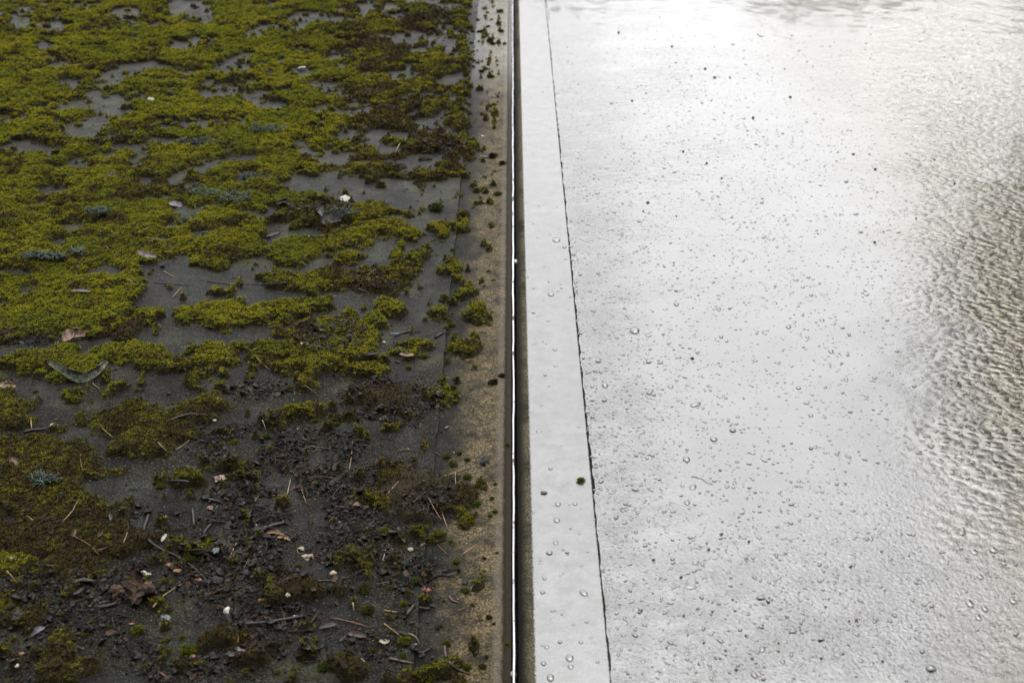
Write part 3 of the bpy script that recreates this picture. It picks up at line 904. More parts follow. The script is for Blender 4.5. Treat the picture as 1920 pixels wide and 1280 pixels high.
def thing(name, m, mats, loc, label, cat, group=None, smooth=True, tip=False):
    o = link(name, m.mesh(name, mats, smooth, tip), loc)
    return tag(o, label, cat, group)

def stalk(name, path, r, mat, label, cat, group=None, taper=True, fork=None, lift=0.0, thin=.85):
    """A needle, straw or twig through photo points; it lies on whatever is below."""
    r = r * thin
    P_ = [gpt(a, b, r * 0.8 + lift) for a, b in path]
    if len(P_) == 2:
        d = P_[1] - P_[0]
        n_ = Vector((-d.y, d.x, 0)) * random.uniform(-.09, .09)
        mid = [P_[0] + d * t_ + n_ * (4 * t_ * (1 - t_)) for t_ in (0, .25, .5, .75, 1)]
        for q in mid[1:4]:
            q.z = max(q.z, ground_z(q.x, q.y) + r * .6) if q.x < -0.01 else q.z
        P_ = mid
    else:                                   # smooth the hand-picked corners
        Q = []
        for i in range(len(P_) - 1):
            for t_ in (0, .5):
                a_, b_2 = P_[max(i - 1, 0)], P_[min(i + 2, len(P_) - 1)]
                c_, d_ = P_[i], P_[i + 1]
                q = c_.lerp(d_, t_)
                if t_:
                    q = q + (c_ + d_ - a_ - b_2) * 0.06
                Q.append(q)
        P_ = Q + [P_[-1]]
    o = sum(P_, Vector()) / len(P_)
    m = MB()
    n_ = len(P_)
    rad = [r * (1 - 0.55 * i / (n_ - 1) if taper else random.uniform(.8, 1.15)) for i in range(n_)]
    m.tube([p - o for p in P_], rad, 6)
    t_ = thing(name, m, M[mat], o, label, cat, group)
    if fork:
        F_ = [gpt(a, b, r * .6) for a, b in fork]
        f = MB()
        f.tube([p - o for p in F_], [r * .55, r * .4, r * .25][:len(F_)] if len(F_) <= 3 else r * .4, 6)
        link("side_branch", f.mesh("side_branch", M[mat]), parent=t_)
    return t_

def lump(px, py, rpx, mat, name, label, cat, flat=.7, sub=2, rough=.28, group=None, asp=1.0, rz=None, up=0.0, seed=None):
    """A stone, chip or crumb: an uneven closed solid sitting on the surface."""
    import bmesh
    r = random.Random(seed if seed is not None else int(px * 31 + py * 7))
    bm = bmesh.new()
    bmesh.ops.create_icosphere(bm, subdivisions=sub, radius=1)
    s = rpx * mpp(py) * .78
    off = [Vector((r.uniform(-9, 9), r.uniform(-9, 9), r.uniform(-9, 9))) for _ in range(2)]
    from mathutils import noise
    for v in bm.verts:
        k = 1 + rough * 1.6 * noise.noise(v.co * 1.3 + off[0]) + rough * .8 * noise.noise(v.co * 3.1 + off[1])
        v.co = v.co * k
        v.co = Vector((v.co.x * s * asp, v.co.y * s, v.co.z * s * flat))
    me = bpy.data.meshes.new(name)
    bm.to_mesh(me)
    bm.free()
    me.materials.append(M[mat])
    me.polygons.foreach_set("use_smooth", [rough < .2] * len(me.polygons))
    g_ = gpt(px, py)
    o = link(name, me, (g_.x, g_.y, g_.z + s * flat * .55 + up), (r.uniform(-.2, .2), r.uniform(-.2, .2), r.uniform(0, 6.28) if rz is None else rz))
    return tag(o, label, cat, group)

def leaf(path, wpx, mat, label, cat="leaf", curl=.5, tilt=.25, name="fallen_leaf", lift=.002, veins=True):
    """A blade with thickness, curled across its width, along photo points."""
    P_ = [gpt(a, b, lift) for a, b in path]
    n_ = 9
    L = []
    for i in range(n_):
        t_ = i / (n_ - 1) * (len(P_) - 1)
        k = min(int(t_), len(P_) - 2)
        a_, c_, d_, e_ = P_[max(k - 1, 0)], P_[k], P_[k + 1], P_[min(k + 2, len(P_) - 1)]
        u = t_ - k
        L.append(c_.lerp(d_, u) + (c_ + d_ - a_ - e_) * (0.25 * u * (1 - u)))
    o = sum(L, Vector()) / n_
    wd = wpx * mpp(path[0][1]) * .66
    m = MB()
    vs, fs, nw = [], [], 5
    r = random.Random(int(path[0][0] * 13 + path[0][1]))
    for side in (0, 1):
        for i, p in enumerate(L):
            d = (L[min(i + 1, n_ - 1)] - L[max(i - 1, 0)]).normalized()
            a_ = Vector((-d.y, d.x, 0)).normalized()
            wl_ = wd * (0.12 + 0.9 * math.sin(math.pi * min(max((i + .35) / (n_ - .3), 0), 1)) ** .7) * r.uniform(.85, 1.15)
            for j in range(nw):
                s = (j / (nw - 1) - .5) * 2
                q = p + a_ * (s * wl_ * .5) + Vector((0, 0, 1)) * (wl_ * (curl * s * s + tilt * s + .05 * r.uniform(-1, 1)) + abs(tilt) * wl_ * .5 - side * 0.0006)
                vs.append(q - o)
    for side in (0, 1):
        b0 = side * n_ * nw
        for i in range(n_ - 1):
            for j in range(nw - 1):
                q = (b0 + i * nw + j, b0 + i * nw + j + 1, b0 + (i + 1) * nw + j + 1, b0 + (i + 1) * nw + j)
                fs.append(q if side == 0 else q[::-1])
    S_ = n_ * nw
    for i in range(n_ - 1):
        for j in (0, nw - 1):
            q = (i * nw + j, (i + 1) * nw + j, (i + 1) * nw + j + S_, i * nw + j + S_)
            fs.append(q if j else q[::-1])
    for j in range(nw - 1):
        fs.append((j, j + S_, j + 1 + S_, j + 1))
        e_ = (n_ - 1) * nw
        fs.append((e_ + j, e_ + j + 1, e_ + j + 1 + S_, e_ + j + S_))
    m.add(vs, fs)
    return thing(name, m, M[mat], o, label, cat)

# big grey-green curled leaf in the bare hollow
leaf([(93, 688), (115, 702), (140, 717), (160, 720), (184, 708), (203, 684)], 15, "leaf_grey", "curled grey green strip of leaf bowed below the bright moss cushion", curl=.55, tilt=.75, lift=.004)
leaf([(257, 476), (274, 483), (294, 486)], 17, "leaf_purple", "purple brown pointed leaf lying on moss in the middle left", curl=.15, tilt=.25)
leaf([(134, 551), (152, 551), (172, 553)], 13, "leaf_purple", "flat lilac grey leaf scrap resting on top of the moss", curl=.1, tilt=.1, lift=.004)
leaf([(199, 333), (212, 332), (225, 334)], 12, "leaf_brown", "pinkish brown leaf scrap on the far moss carpet", curl=.1, tilt=.3)
leaf([(318, 388), (330, 387), (342, 389)], 18, "leaf_purple", "small grey purple leaf beside the dark lichen clumps", curl=.1, tilt=.3)
leaf([(604, 424), (620, 418), (640, 417)], 26, "leaf_dark", "dark wet leaf propped against the brown moss ridge", curl=.2, tilt=.45)
leaf([(500, 447), (512, 442), (526, 437)], 10, "leaf_dark", "narrow dark leaf on bare felt near the white round stone", curl=.2, tilt=.3)
leaf([(520, 388), (535, 384), (545, 390)], 15, "leaf_dark", "dark folded leaf at the left end of the brown ridge", curl=.5, tilt=.2)
leaf([(585, 395), (600, 402), (606, 412)], 20, "leaf_dark", "dark crumpled leaf in the middle of the brown ridge", curl=.5, tilt=.2)
leaf([(653, 1190), (668, 1193), (687, 1196)], 20, "leaf_brown", "broad brown leaf lying below the long brown stalk", curl=.3, tilt=.35)
leaf([(597, 1180), (615, 1176), (633, 1172)], 20, "leaf_dark", "dark wet leaf under the near end of the long brown stalk", curl=.25, tilt=.2)
leaf([(636, 1205), (642, 1200), (648, 1194)], 10, "leaf_dark", "small dark leaf beside the broad brown leaf", curl=.2, tilt=.3)
leaf([(712, 1203), (722, 1207), (729, 1202)], 16, "cream", "pale yellowish leaf scrap on wet felt near the lap seam", curl=.2, tilt=.1)
leaf([(58, 1196), (70, 1188), (86, 1178)], 12, "slate", "grey wet leaf sliver at the lower left", curl=.3, tilt=.4)
leaf([(140, 1118), (150, 1112), (158, 1104)], 12, "leaf_dark", "dark grey leaf scrap left of the crumbly bark lump", curl=.2, tilt=.2)
leaf([(136, 1012), (141, 1006), (142, 998)], 9, "leaf_brown", "small reddish brown seed scale standing in brown moss", curl=.5, tilt=.4)
leaf([(184, 1011), (189, 1008), (194, 1002)], 9, "leaf_brown", "brown leaf scale on moss left of the forked twig", curl=.5, tilt=.4)
leaf([(303, 1018), (308, 1011), (313, 1004)], 8, "white", "slim white leaf sliver on bare felt right of the forked twig", curl=.3, tilt=.3, name="leaf_sliver")
leaf([(206, 968), (209, 975), (210, 981)], 9, "slate", "grey leaf sliver standing at the edge of the brown moss", curl=.3, tilt=.3, name="leaf_sliver")
leaf([(222, 2), (240, 4), (262, 3)], 7, "straw", "pale tan leaf strip at the far edge of the moss", curl=.2, tilt=.2)
leaf([(0, 724), (14, 728), (30, 727)], 18, "bark_pale", "reddish bark piece at the left edge above the moss", "bark", .3, .3, "bark_piece")
leaf([(118, 645), (138, 636), (160, 634)], 26, "bark_pale", "crumpled pale and dark bark piece above the bright moss cushion", "bark", .5, .35, "bark_piece")
leaf([(18, 872), (28, 868), (34, 878)], 14, "bark_pale", "pale torn bark scrap on the moss at the left", "bark", .3, .3, "bark_piece")
leaf([(500, 1003), (515, 1001), (535, 1006)], 9, "straw", "tan peeling fibre strip beside the bark stick", "bark", .4, .3, "bark_piece")
leaf([(520, 1010), (535, 1012), (545, 1016)], 9, "straw", "second tan fibre strip below the bark stick", "bark", .4, .3, "bark_piece")
leaf([(685, 670), (700, 668), (720, 663)], 8, "leaf_dark", "black sliver lying in front of the large moss mound", curl=.3, tilt=.2)
leaf([(750, 668), (765, 671), (776, 669)], 10, "bark_pale", "little ragged tan bark chip by the lap seam", "bark", .3, .3, "bark_piece")
leaf([(731, 627), (741, 627), (751, 627)], 8, "slate", "grey glinting leaf scrap right of the large moss mound", curl=.2, tilt=.3)
leaf([(747, 990), (752, 1005), (760, 1022)], 18, "leaf_dark", "dark grey seed pod standing between two round moss tufts", "seed pod", .5, .3, "seed_pod")
leaf([(828, 1078), (842, 1080), (858, 1074)], 14, "leaf_dark", "black curled bark strip on the stained edge strip", "bark", .5, .3, "bark_piece")
leaf([(900, 293), (912, 295), (922, 294)], 9, "slate", "thin grey leaf lying by the upper end of the edge strip", curl=.2, tilt=.2)
leaf([(250, 1098), (262, 1104), (266, 1116)], 26, "bark", "peeling brown flake on top of the crumbly bark lump", "bark", .5, .5, "bark_piece", .010)
leaf([(380, 1238), (395, 1232), (410, 1236)], 12, "leaf_dark", "dark bent leaf at the lower edge, left of the slate stone", curl=.4, tilt=.2)
leaf([(560, 1213), (580, 1222), (600, 1218)], 16, "leaf_dark", "black shiny leaf strip near the black stick's end", curl=.4, tilt=.3)
leaf([(878, 1236), (862, 1240), (848, 1248)], 10, "slate", "wet grey bark curl beside the brown root", "bark", .4, .3, "bark_piece")
lump(262, 1118, 32, "bark", "bark_lump", "big crumbly brown bark lump below the white flake", "bark", .75, 3, .6)
lump(222, 1112, 18, "bark", "bark_lump", "smaller mossy brown lump left of the crumbly bark lump", "bark", .6, 3, .5)
lump(412, 902, 14, "bark_pale", "bark_lump", "tan crumbling wood chip in the dark litter", "wood chip", .6, 2, .6)
lump(445, 1228, 19, "slate", "slate_stone", "flat blue grey slate stone at the lower edge", "stone", .35, 2, .35, asp=1.15, rz=.3)
lump(407, 1092, 13, "coal", "dark_stone", "dark smooth pebble at the tip of the forked twig", "stone", .6, 2, .2, asp=1.4, rz=0)
lump(757, 1062, 12, "coal", "dark_stone", "dark crumbly stone between the seed pod and the lap seam", "stone", .7, 2, .4)
lump(790, 1228, 8, "coal", "dark_stone", "black lump beside the white spot on the mossy clod", "stone", .7, 2, .4)
lump(776, 1218, 12, "coal", "dark_stone", "black clod under the pale stalk near the lower seam", "stone", .7, 2, .4)
lump(908, 866, 11, "coal", "black_chip", "black angular chip on the stained strip by the metal strip", "chip", .5, 2, .6, asp=1.3)
lump(872, 1091, 8, "coal", "black_chip", "small shiny black chip on the lower edge strip", "chip", .5, 2, .3, asp=1.3)
lump(405, 1036, 9, "slate", "black_chip", "dark blue grey flake amid litter right of the bare felt", "chip", .5, 2, .5)
lump(385, 935, 12, "coal", "black_chip", "shiny black chip at the top of the short black stick", "chip", .5, 2, .5)
lump(310, 1160, 12, "slate", "black_chip", "grey wet flake right of the golden stalk", "chip", .3, 2, .4)
lump(35, 1160, 14, "coal", "black_chip", "dark wet clod at the lower left edge", "chip", .5, 2, .5)
for px, py, r_, lab in ((577, 447, 7, "round white stone on bare felt below the brown ridge"), (410, 752, 7, "round white stone at the right end of the brown moss mat"),
                        (403, 790, 4, "tiny white stone below the round white one, at the litter's edge"), (23, 1049, 9, "white stone on green moss at the lower left edge"),
                        (427, 1146, 9, "cream white stone on bare felt left of the black stick"), (770, 1032, 7, "white angular stone below the dark seed pod"),
                        (779, 1210, 5, "shiny white bead stone on the dark clod"), (108, 112, 5, "white stone on the far moss at upper left"),
                        (72, 113, 4, "tiny cream stone left of the white stone on far moss"), (684, 145, 5, "white stone on far moss at the upper middle"),
                        (565, 130, 7, "pale flat stone on felt between far moss patches"), (788, 198, 5, "white stone on felt near the far end of the lap seam"),
                        (98, 797, 4, "tiny white stone in the bare hollow beside the dark twig"), (553, 1156, 4, "small white speck stone near the black stick"),
                        (33, 1252, 4, "white speck stone beside the bright tuft in the lower corner"), (905, 256, 4, "tiny white stone in moss by the upper edge strip"),
                        (567, 648, 4, "tiny white stone on the dark crown of the large mound"), (720, 643, 4, "tiny pale stone on algae right of the large mound")):
    lump(px, py, r_ * .9, "white", "white_stone", lab, "stone", .55, 2, .45, asp=1.2)
lump(270, 1078, 13, "white", "white_flake", "ragged white flake above the crumbly bark lump", "flake", .25, 2, .6, asp=1.3, rz=.1)
lump(647, 375, 11, "white", "white_flake", "greyish white flake on bare felt behind the brown ridge", "flake", .35, 2, .5, asp=1.2, rz=.4)
lump(285, 189, 8, "cream", "cream_flake", "cream leaf flake on the far moss", "flake", .3, 2, .4, asp=1.2)
lump(578, 1046, 10, "cream", "cream_flake", "cream coloured chip in the litter below the fibres", "chip", .45, 2, .5, asp=1.2, rz=.1)
lump(565, 1030, 7, "cream", "cream_flake", "pinkish crumb above the cream chip in the litter", "chip", .5, 2, .5)
lump(625, 1077, 9, "cream", "cream_flake", "pale chip at the bend of a thin twig in the litter", "chip", .5, 2, .5)
lump(540, 1120, 6, "cream", "cream_flake", "pale pink crumb on the mossy patch near the black stick", "chip", .6, 2, .4)
lump(362, 1232, 7, "orange", "orange_chip", "pinkish tan pebble right of the lower bright moss tuft", "chip", .6, 2, .3)
lump(488, 1126, 5, "orange", "orange_chip", "dull pink crumb beside the mossy litter patch", "chip", .6, 2, .3)
lump(800, 1106, 7, "red", "red_chip", "orange red chip beside the brown leaf on the seam", "chip", .5, 2, .4, asp=1.5, rz=.3)
lump(791, 1105, 10, "leaf_brown", "brown_chip", "brown leaf chip beside the orange red chip", "chip", .5, 2, .5)
lump(795, 1077, 8, "orange", "orange_chip", "pale orange crumb by the seam above the orange red chip", "chip", .5, 2, .5)
for px, py, r_, lab in ((395, 953, 8, "orange chip below the short black stick"), (457, 943, 6, "small round orange chip on bare felt at the litter's edge"),
                        (309, 970, 6, "orange crumb on bare felt right of the forked twig's tip"), (318, 1060, 8, "dull orange chip left of the forked twig's lower stem"),
                        (333, 1074, 8, "brown orange chip below the dull orange chip"), (315, 1080, 4, "tiny pale orange crumb near the white flake"),
                        (372, 1088, 8, "bright orange chip between the forked twig and the golden stalk"), (490, 1073, 7, "reddish orange chip in the dark litter"),
                        (669, 948, 9, "pale orange flat chip on moss by the lower middle"), (438, 1008, 7, "orange brown chip at the top of a thin straw"),
                        (248, 1170, 5, "small orange crumb above a bright round tuft"), (42, 1225, 6, "tan crumb at the lower left corner")):
    lump(px, py, r_ * .85, "orange", "orange_chip", lab, "chip", .4, 2, .5, asp=1.3)
lump(838, 801, 7, "orange", "orange_chip", "slim orange flake on the dark edge strip beside the seam", "chip", .3, 2, .3, asp=.5, rz=-.4)

# twigs
stalk("twig", [(388, 528), (440, 535), (500, 536), (555, 531), (606, 531)], .0016, "twig", "long thin dark twig running across the felt through the moss ridge", "twig")
stalk("twig", [(290, 531), (320, 533), (356, 536)], .0012, "twig_brown", "short thin brown twig left of the long dark twig", "twig")
stalk("forked_twig", [(280, 962), (275, 980), (270, 997), (277, 1015), (298, 1030), (330, 1044), (358, 1062), (378, 1080), (394, 1098)], .0030, "twig",
      "long bent dark twig forking across the bare felt at lower left", "twig", fork=[(364, 1066), (385, 1076), (414, 1086)])
stalk("stick", [(432, 1176), (465, 1172), (500, 1170), (540, 1163), (572, 1157)], .0037, "twig", "thick black stick lying in the litter at the lower middle", "stick", taper=False, thin=.72)
stalk("stick", [(474, 998), (492, 994), (512, 988), (534, 982)], .0040, "twig", "blackened bark stick with a grey tip in the litter", "stick", taper=False, thin=.72)
stalk("stick", [(376, 935), (392, 938), (414, 944)], .0032, "twig", "short black stick above the orange chip", "stick", taper=False, thin=.72)
stalk("stick", [(361, 955), (363, 970), (364, 988)], .0032, "twig", "upright dark peeled stick on the bare felt", "stick", taper=False, thin=.72)
stalk("stick", [(318, 905), (335, 906), (355, 909)], .0030, "twig", "flat black stick between two small moss tufts", "stick", taper=False, thin=.72)
stalk("stick", [(382, 1003), (388, 993), (396, 984)], .0022, "twig", "short dark twig stub pointing up from a brown tuft", "twig", taper=False)
stalk("twig", [(182, 656), (225, 658), (260, 655), (280, 650)], .0019, "twig_brown", "dark twig lying along the moss above the curled leaf", "twig")
stalk("twig", [(208, 632), (230, 624), (246, 616), (254, 606)], .0018, "twig_brown", "brown twig with a pale tip rising from the moss", "twig")
stalk("twig", [(45, 812), (60, 808), (85, 806), (104, 795)], .0026, "twig_brown", "dark brown curved twig below the upright orange stub", "twig")
stalk("twig", [(135, 1090), (165, 1092), (200, 1090)], .0016, "twig", "thin black twig across the felt left of the bark lump", "twig")
stalk("stick", [(138, 1098), (158, 1090), (180, 1096)], .0040, "twig", "black lumpy stick at the lower left on bare felt", "stick", taper=False, thin=.72)
stalk("stick", [(183, 1142), (200, 1140), (220, 1134)], .0040, "twig", "black stick end joined to a brown straw near the bark lump", "stick", taper=False, thin=.72)
stalk("twig", [(580, 1090), (620, 1090), (657, 1083)], .0016, "twig_brown", "thin crooked twig in the litter below the cream chip", "twig")
stalk("twig", [(710, 1096), (730, 1092), (750, 1086)], .0014, "twig_brown", "thin brown twig on wet felt left of the lap seam", "twig")
stalk("root", [(834, 1213), (836, 1232), (846, 1249), (862, 1258), (882, 1264)], .0026, "leaf_brown", "brown curved root on the edge strip at the lower end", "root")
stalk("twig", [(730, 1237), (750, 1241), (775, 1246)], .0026, "leaf_brown", "short brown twig near the seam at the lower end", "twig")
stalk("twig", [(842, 1118), (848, 1126), (862, 1131)], .0018, "rust", "little curved brown twig on the edge strip below a tuft", "twig")
stalk("twig", [(560, 848), (585, 838), (618, 845)], .0018, "leaf_brown", "brown twig across the dark litter, upper of the pair", "twig")
stalk("stick", [(762, 1156), (770, 1145), (776, 1138)], .0034, "twig", "short grey black stick left of the seam near a round tuft", "stick", taper=False, thin=.72)
stalk("stick", [(786, 1141), (796, 1142), (806, 1142)], .0028, "twig", "small blackish stick crossing the lap seam", "stick", taper=False, thin=.72)
stalk("twig", [(780, 1224), (796, 1222), (812, 1212)], .0020, "twig", "dark thin twig crossing from the clod over the seam", "twig")
stalk("twig", [(318, 793), (335, 786), (360, 780), (390, 783)], .0030, "twig", "black bent twig on the brown moss mat", "twig")
stalk("twig", [(295, 830), (305, 842), (316, 851)], .0018, "bark_pale", "split pale twig left of the straw at the mat's foot", "twig")
stalk("twig", [(740, 632), (760, 624), (790, 622)], .0022, "twig", "dark twig fragment on felt just left of the seam", "twig")
stalk("twig", [(816, 635), (830, 626), (842, 624)], .0026, "twig", "dark twig fragment lying right over the seam", "twig")

# straws and pine needles
NEEDLES = [
    ((742, 286), (750, 272), (764, 260), .0024, "pale", "long bent pale straw on moss near the upper edge strip"),
    ((9, 392), (10, 403), (11, 413), .0020, "straw", "orange straw standing in moss at the left edge"),
    ((5, 365), (11, 371), (18, 374), .0016, "pale", "thin white straw at the left edge of the far moss"),
    ((154, 433), (160, 434), (168, 432), .0018, "pale", "short pale straw alone on moss, upper left"),
    ((260, 440), (270, 434), (282, 428), .0018, "pale", "kinked pale straw on moss, above a forked one"),
    ((276, 450), (292, 450), (310, 452), .0018, "pale", "flat pale straw with a forked end on moss"),
    ((174, 457), (182, 453), (191, 447), .0015, "straw", "tan straw rising toward the right, left of its pale neighbour"),
    ((193, 457), (199, 464), (206, 472), .0017, "pale", "pale straw sloping down to the right on moss"),
    ((229, 515), (240, 526), (254, 537), .0016, "pale", "pale slanting straw at the edge of a bare patch"),
    ((324, 559), (331, 551), (341, 540), .0021, "straw", "tan straw standing on the small moss island"),
    ((168, 574), (186, 575), (205, 576), .0015, "rust", "reddish straw lying flat on moss below the lilac leaf"),
    ((308, 510), (318, 516), (330, 522), .0016, "straw", "tan straw lying over the dark felt by a brown moss clump"),
    ((360, 674), (368, 664), (371, 650), .0017, "white", "thin white bent straw above the round green cushion"),
    ((368, 704), (373, 699), (378, 694), .0018, "white", "short white straw below the white bent one"),
    ((98, 665), (105, 651), (112, 638), .0018, "pale", "pale straw leaning on the crumpled bark piece"),
    ((135, 640), (139, 628), (145, 618), .0020, "pale", "pale straw rising above the crumpled bark piece"),
    ((58, 784), (59, 796), (60, 808), .0025, "straw", "thick orange stub standing upright in the bare hollow"),
    ((174, 720), (180, 725), (186, 730), .0014, "pale", "thin pale straw just below the curled leaf"),
    ((478, 669), (490, 682), (505, 694), .0016, "pale", "long pale straw on the left foot of the large mound"),
    ((190, 803), (200, 812), (214, 823), .0022, "straw", "tan straw at the left end of the brown moss mat"),
    ((330, 845), (343, 837), (356, 828), .0019, "straw", "tan straw at the right foot of the brown moss mat"),
    ((152, 854), (152, 868), (155, 882), .0013, "straw", "thin upright straw in the moss below the bare hollow"),
    ((120, 980), (138, 960), (151, 931), .0016, "straw", "long curved tan straw on the lower left moss"),
    ((134, 1006), (168, 1025), (186, 1044), .0016, "rust", "long reddish needle sloping down through brown moss"),
    ((183, 1036), (195, 1033), (207, 1027), .0018, "rust", "short pinkish needle touching the long reddish one"),
    ((232, 1022), (238, 1008), (242, 989), .0015, "straw", "thin tan straw on brown moss left of the forked twig"),
    ((50, 971), (56, 973), (62, 979), .0015, "pale", "small bent pale straw on the lower left moss"),
    ((430, 1048), (440, 1026), (451, 1003), .0016, "straw", "long straw standing in litter below the orange brown chip"),
    ((288, 1143), (308, 1118), (341, 1097), .0024, "straw", "large golden curved stalk right of the bark lump"),
    ((655, 882), (659, 858), (661, 828), .0016, "straw", "long upright straw in the dark litter, middle"),
    ((607, 895), (614, 884), (620, 872), .0015, "straw", "short straw leaning right in the dark litter"),
    ((539, 928), (542, 914), (545, 900), .0018, "pale", "pale straw upright in the litter, left of a brown one"),
    ((566, 920), (570, 933), (575, 946), .0016, "straw", "brown straw sloping down in the litter beside the pale one"),
    ((510, 931), (525, 930), (540, 929), .0015, "rust", "brown needle lying flat at the foot of the pale straw"),
    ((719, 938), (732, 923), (748, 905), .0016, "straw", "tan straw leaning over the moss left of the seam's patch"),
    ((803, 936), (816, 958), (828, 976), .0019, "straw", "pale tan needle, left one of a crossed pair"),
    ((821, 934), (830, 965), (840, 994), .0017, "straw", "longer tan needle, right one of a crossed pair"),
    ((832, 895), (855, 886), (883, 876), .0017, "straw", "long tan straw lying across the edge strip by the moss"),
    ((854, 886), (854, 900), (855, 911), .0014, "pale", "thin pale straw hanging down from the long tan one"),
    ((744, 848), (760, 844), (777, 845), .0018, "bark_pale", "pinkish straw lying flat on the wet felt by the seam"),
    ((746, 873), (762, 877), (783, 866), .0020, "twig_brown", "dark bent straw with a tan tip left of the seam"),
    ((815, 848), (820, 851), (826, 855), .0016, "bark_pale", "short tan straw touching the seam beside a small tuft"),
    ((868, 1039), (880, 1031), (894, 1022), .0018, "straw", "tan straw pointing right across the stained strip"),
    ((820, 1022), (830, 1032), (841, 1041), .0016, "rust", "reddish straw sloping down to the tan one on the strip"),
    ((718, 1053), (721, 1041), (724, 1028), .0020, "bark_pale", "pinkish upright straw right of the round brown tuft"),
    ((728, 1026), (732, 1029), (738, 1032), .0018, "straw", "short orange straw above the brown tuft by the pod"),
    ((620, 1160), (660, 1168), (692, 1178), .0020, "rust", "long brown stalk lying over the litter near the seam"),
    ((720, 1171), (738, 1184), (752, 1195), .0020, "straw", "tan straw sloping into the mossy clod by the seam"),
    ((384, 1195), (410, 1188), (436, 1179), .0020, "rust", "brown straw end leading to the thick black stick"),
    ((661, 1131), (663, 1140), (664, 1152), .0027, "pale", "thick pale stub standing in the litter near the seam"),
    ((720, 1146), (733, 1148), (745, 1149), .0022, "straw", "orange brown straw lying flat on felt near the seam"),
    ((14, 1074), (22, 1082), (29, 1090), .0020, "bark_pale", "pinkish straw, left arm of a V at the lower left"),
    ((29, 1090), (38, 1083), (48, 1079), .0019, "rust", "brown straw, right arm of a V at the lower left"),
    ((168, 1138), (185, 1133), (204, 1128), .0020, "bark_pale", "brown straw by the black stick end left of the bark lump"),
    ((767, 1190), (780, 1196), (787, 1210), .0024, "straw", "bent tan stalk over the dark clod at the seam"),
    ((678, 1237), (682, 1241), (685, 1244), .0022, "pale", "tiny pale stub near the lower edge"),
    ((885, 1138), (884, 1150), (802, 1165), .0012, "rust", "faint thin brown stalk on the lower edge strip"),
    ((447, 1190), (448, 1200), (446, 1210), .0018, "rust", "short rust straw between the stick and the slate stone"),
    ((300, 1262), (308, 1268), (316, 1275), .0022, "rust", "reddish straw cut by the lower edge"),
    ((458, 1068), (462, 1058), (466, 1050), .0020, "bark_pale", "pinkish short straw in the litter near the reddish chip"),
    ((480, 985), (486, 992), (495, 1000), .0020, "pale", "glinting pale sliver left of the bark stick"),
    ((585, 850), (592, 846), (600, 842), .0016, "rust", "brown short needle on the dark litter"),
    ((492, 792), (496, 800), (499, 810), .0016, "pale", "thin pale straw beside the brown moss island"),
    ((555, 728), (575, 728), (598, 744), .0013, "straw", "curly tan fibre on wet litter below the moss clump"),
    ((672, 545), (682, 548), (693, 552), .0018, "rust", "reddish straw at the foot of the dark topped cushion"),
]
for k, (a, b, c, r_, mt, lab) in enumerate(NEEDLES):
    if k == 56:
        a, b, c = (886, 1140), (884, 1150), (882, 1160)
    stalk("pine_needle" if mt != "white" else "straw", [a, b, c], r_ * .56, mt, lab, "straw", lift=.0008)
# a label for each of the small repeats: its look, then the nearest thing that can be found
MARKS = [("dark seed pod", 752, 1005), ("crossed needle pair", 822, 965), ("crumbly bark lump", 262, 1118), ("flat slate stone", 445, 1228), ("thick black stick", 500, 1170),
         ("forked twig", 330, 1040), ("golden curved stalk", 315, 1120), ("curled grey leaf", 150, 715), ("upright orange stub", 59, 797), ("black angular chip", 908, 866),
         ("brown curved root", 845, 1250), ("red chip", 800, 1106), ("large moss mound", 620, 640), ("broad brown leaf", 668, 1192), ("lone tuft on open felt", 673, 805),
         ("brown moss mat", 290, 810), ("blackened bark stick", 505, 992), ("ragged white flake", 270, 1078), ("wide strip cushion", 890, 585),
         ("brown groove clump", 925, 718), ("drop on the metal strip", 966, 490), ("long bent pale straw", 750, 272), ("dark topped cushion", 700, 527),
         ("flat bluish lichen clump", 88, 486), ("lilac grey leaf scrap", 152, 551), ("purple brown leaf", 274, 482), ("propped dark leaf", 620, 420), ("round white stone", 577, 447),
         ("bluish green lichen clump", 500, 248), ("pinkish leaf scrap", 212, 333), ("cream leaf flake", 285, 189), ("far white stone", 108, 112), ("pale flat stone", 565, 130),
         ("white stone by the far seam", 788, 198), ("tan leaf strip at the far edge", 240, 4), ("dark crown of lichen", 385, 365), ("moss tuft on the lap strip", 1089, 902),
         ("dark leaf crumb", 1020, 924), ("tall double drop", 1069, 1240), ("pear shaped drop", 1098, 1112), ("widest flat drop", 1043, 450), ("lone drop half way up", 1033, 552)]
SEEN = set()

def placed(what, px, py):
    ds = sorted(MARKS, key=lambda q: (q[1] - px) ** 2 + ((q[2] - py) * 1.3) ** 2)
    for q in ds[:5]:
        dx, dy = px - q[1], (py - q[2]) * 1.3
        d = math.hypot(dx, dy)
        a, b = ("right" if dx > 0 else "left"), ("in front" if dy > 0 else "behind")
        if abs(dx) > 2.2 * abs(dy):
            w_ = "%s of the" % a
        elif abs(dy) > 2.2 * abs(dx):
            w_ = "%s of the" % b if dy > 0 else "behind the"
        else:
            w_ = ("in front and %s of the" % a) if dy > 0 else ("behind and %s of the" % a)
        lab = "%s %s %s %s" % (what, "just" if d < 28 else "close" if d < 60 else "some way", w_, q[0])
        if lab not in SEEN:
            SEEN.add(lab)
            return lab
    return what + " somewhere near the " + ds[0][0]

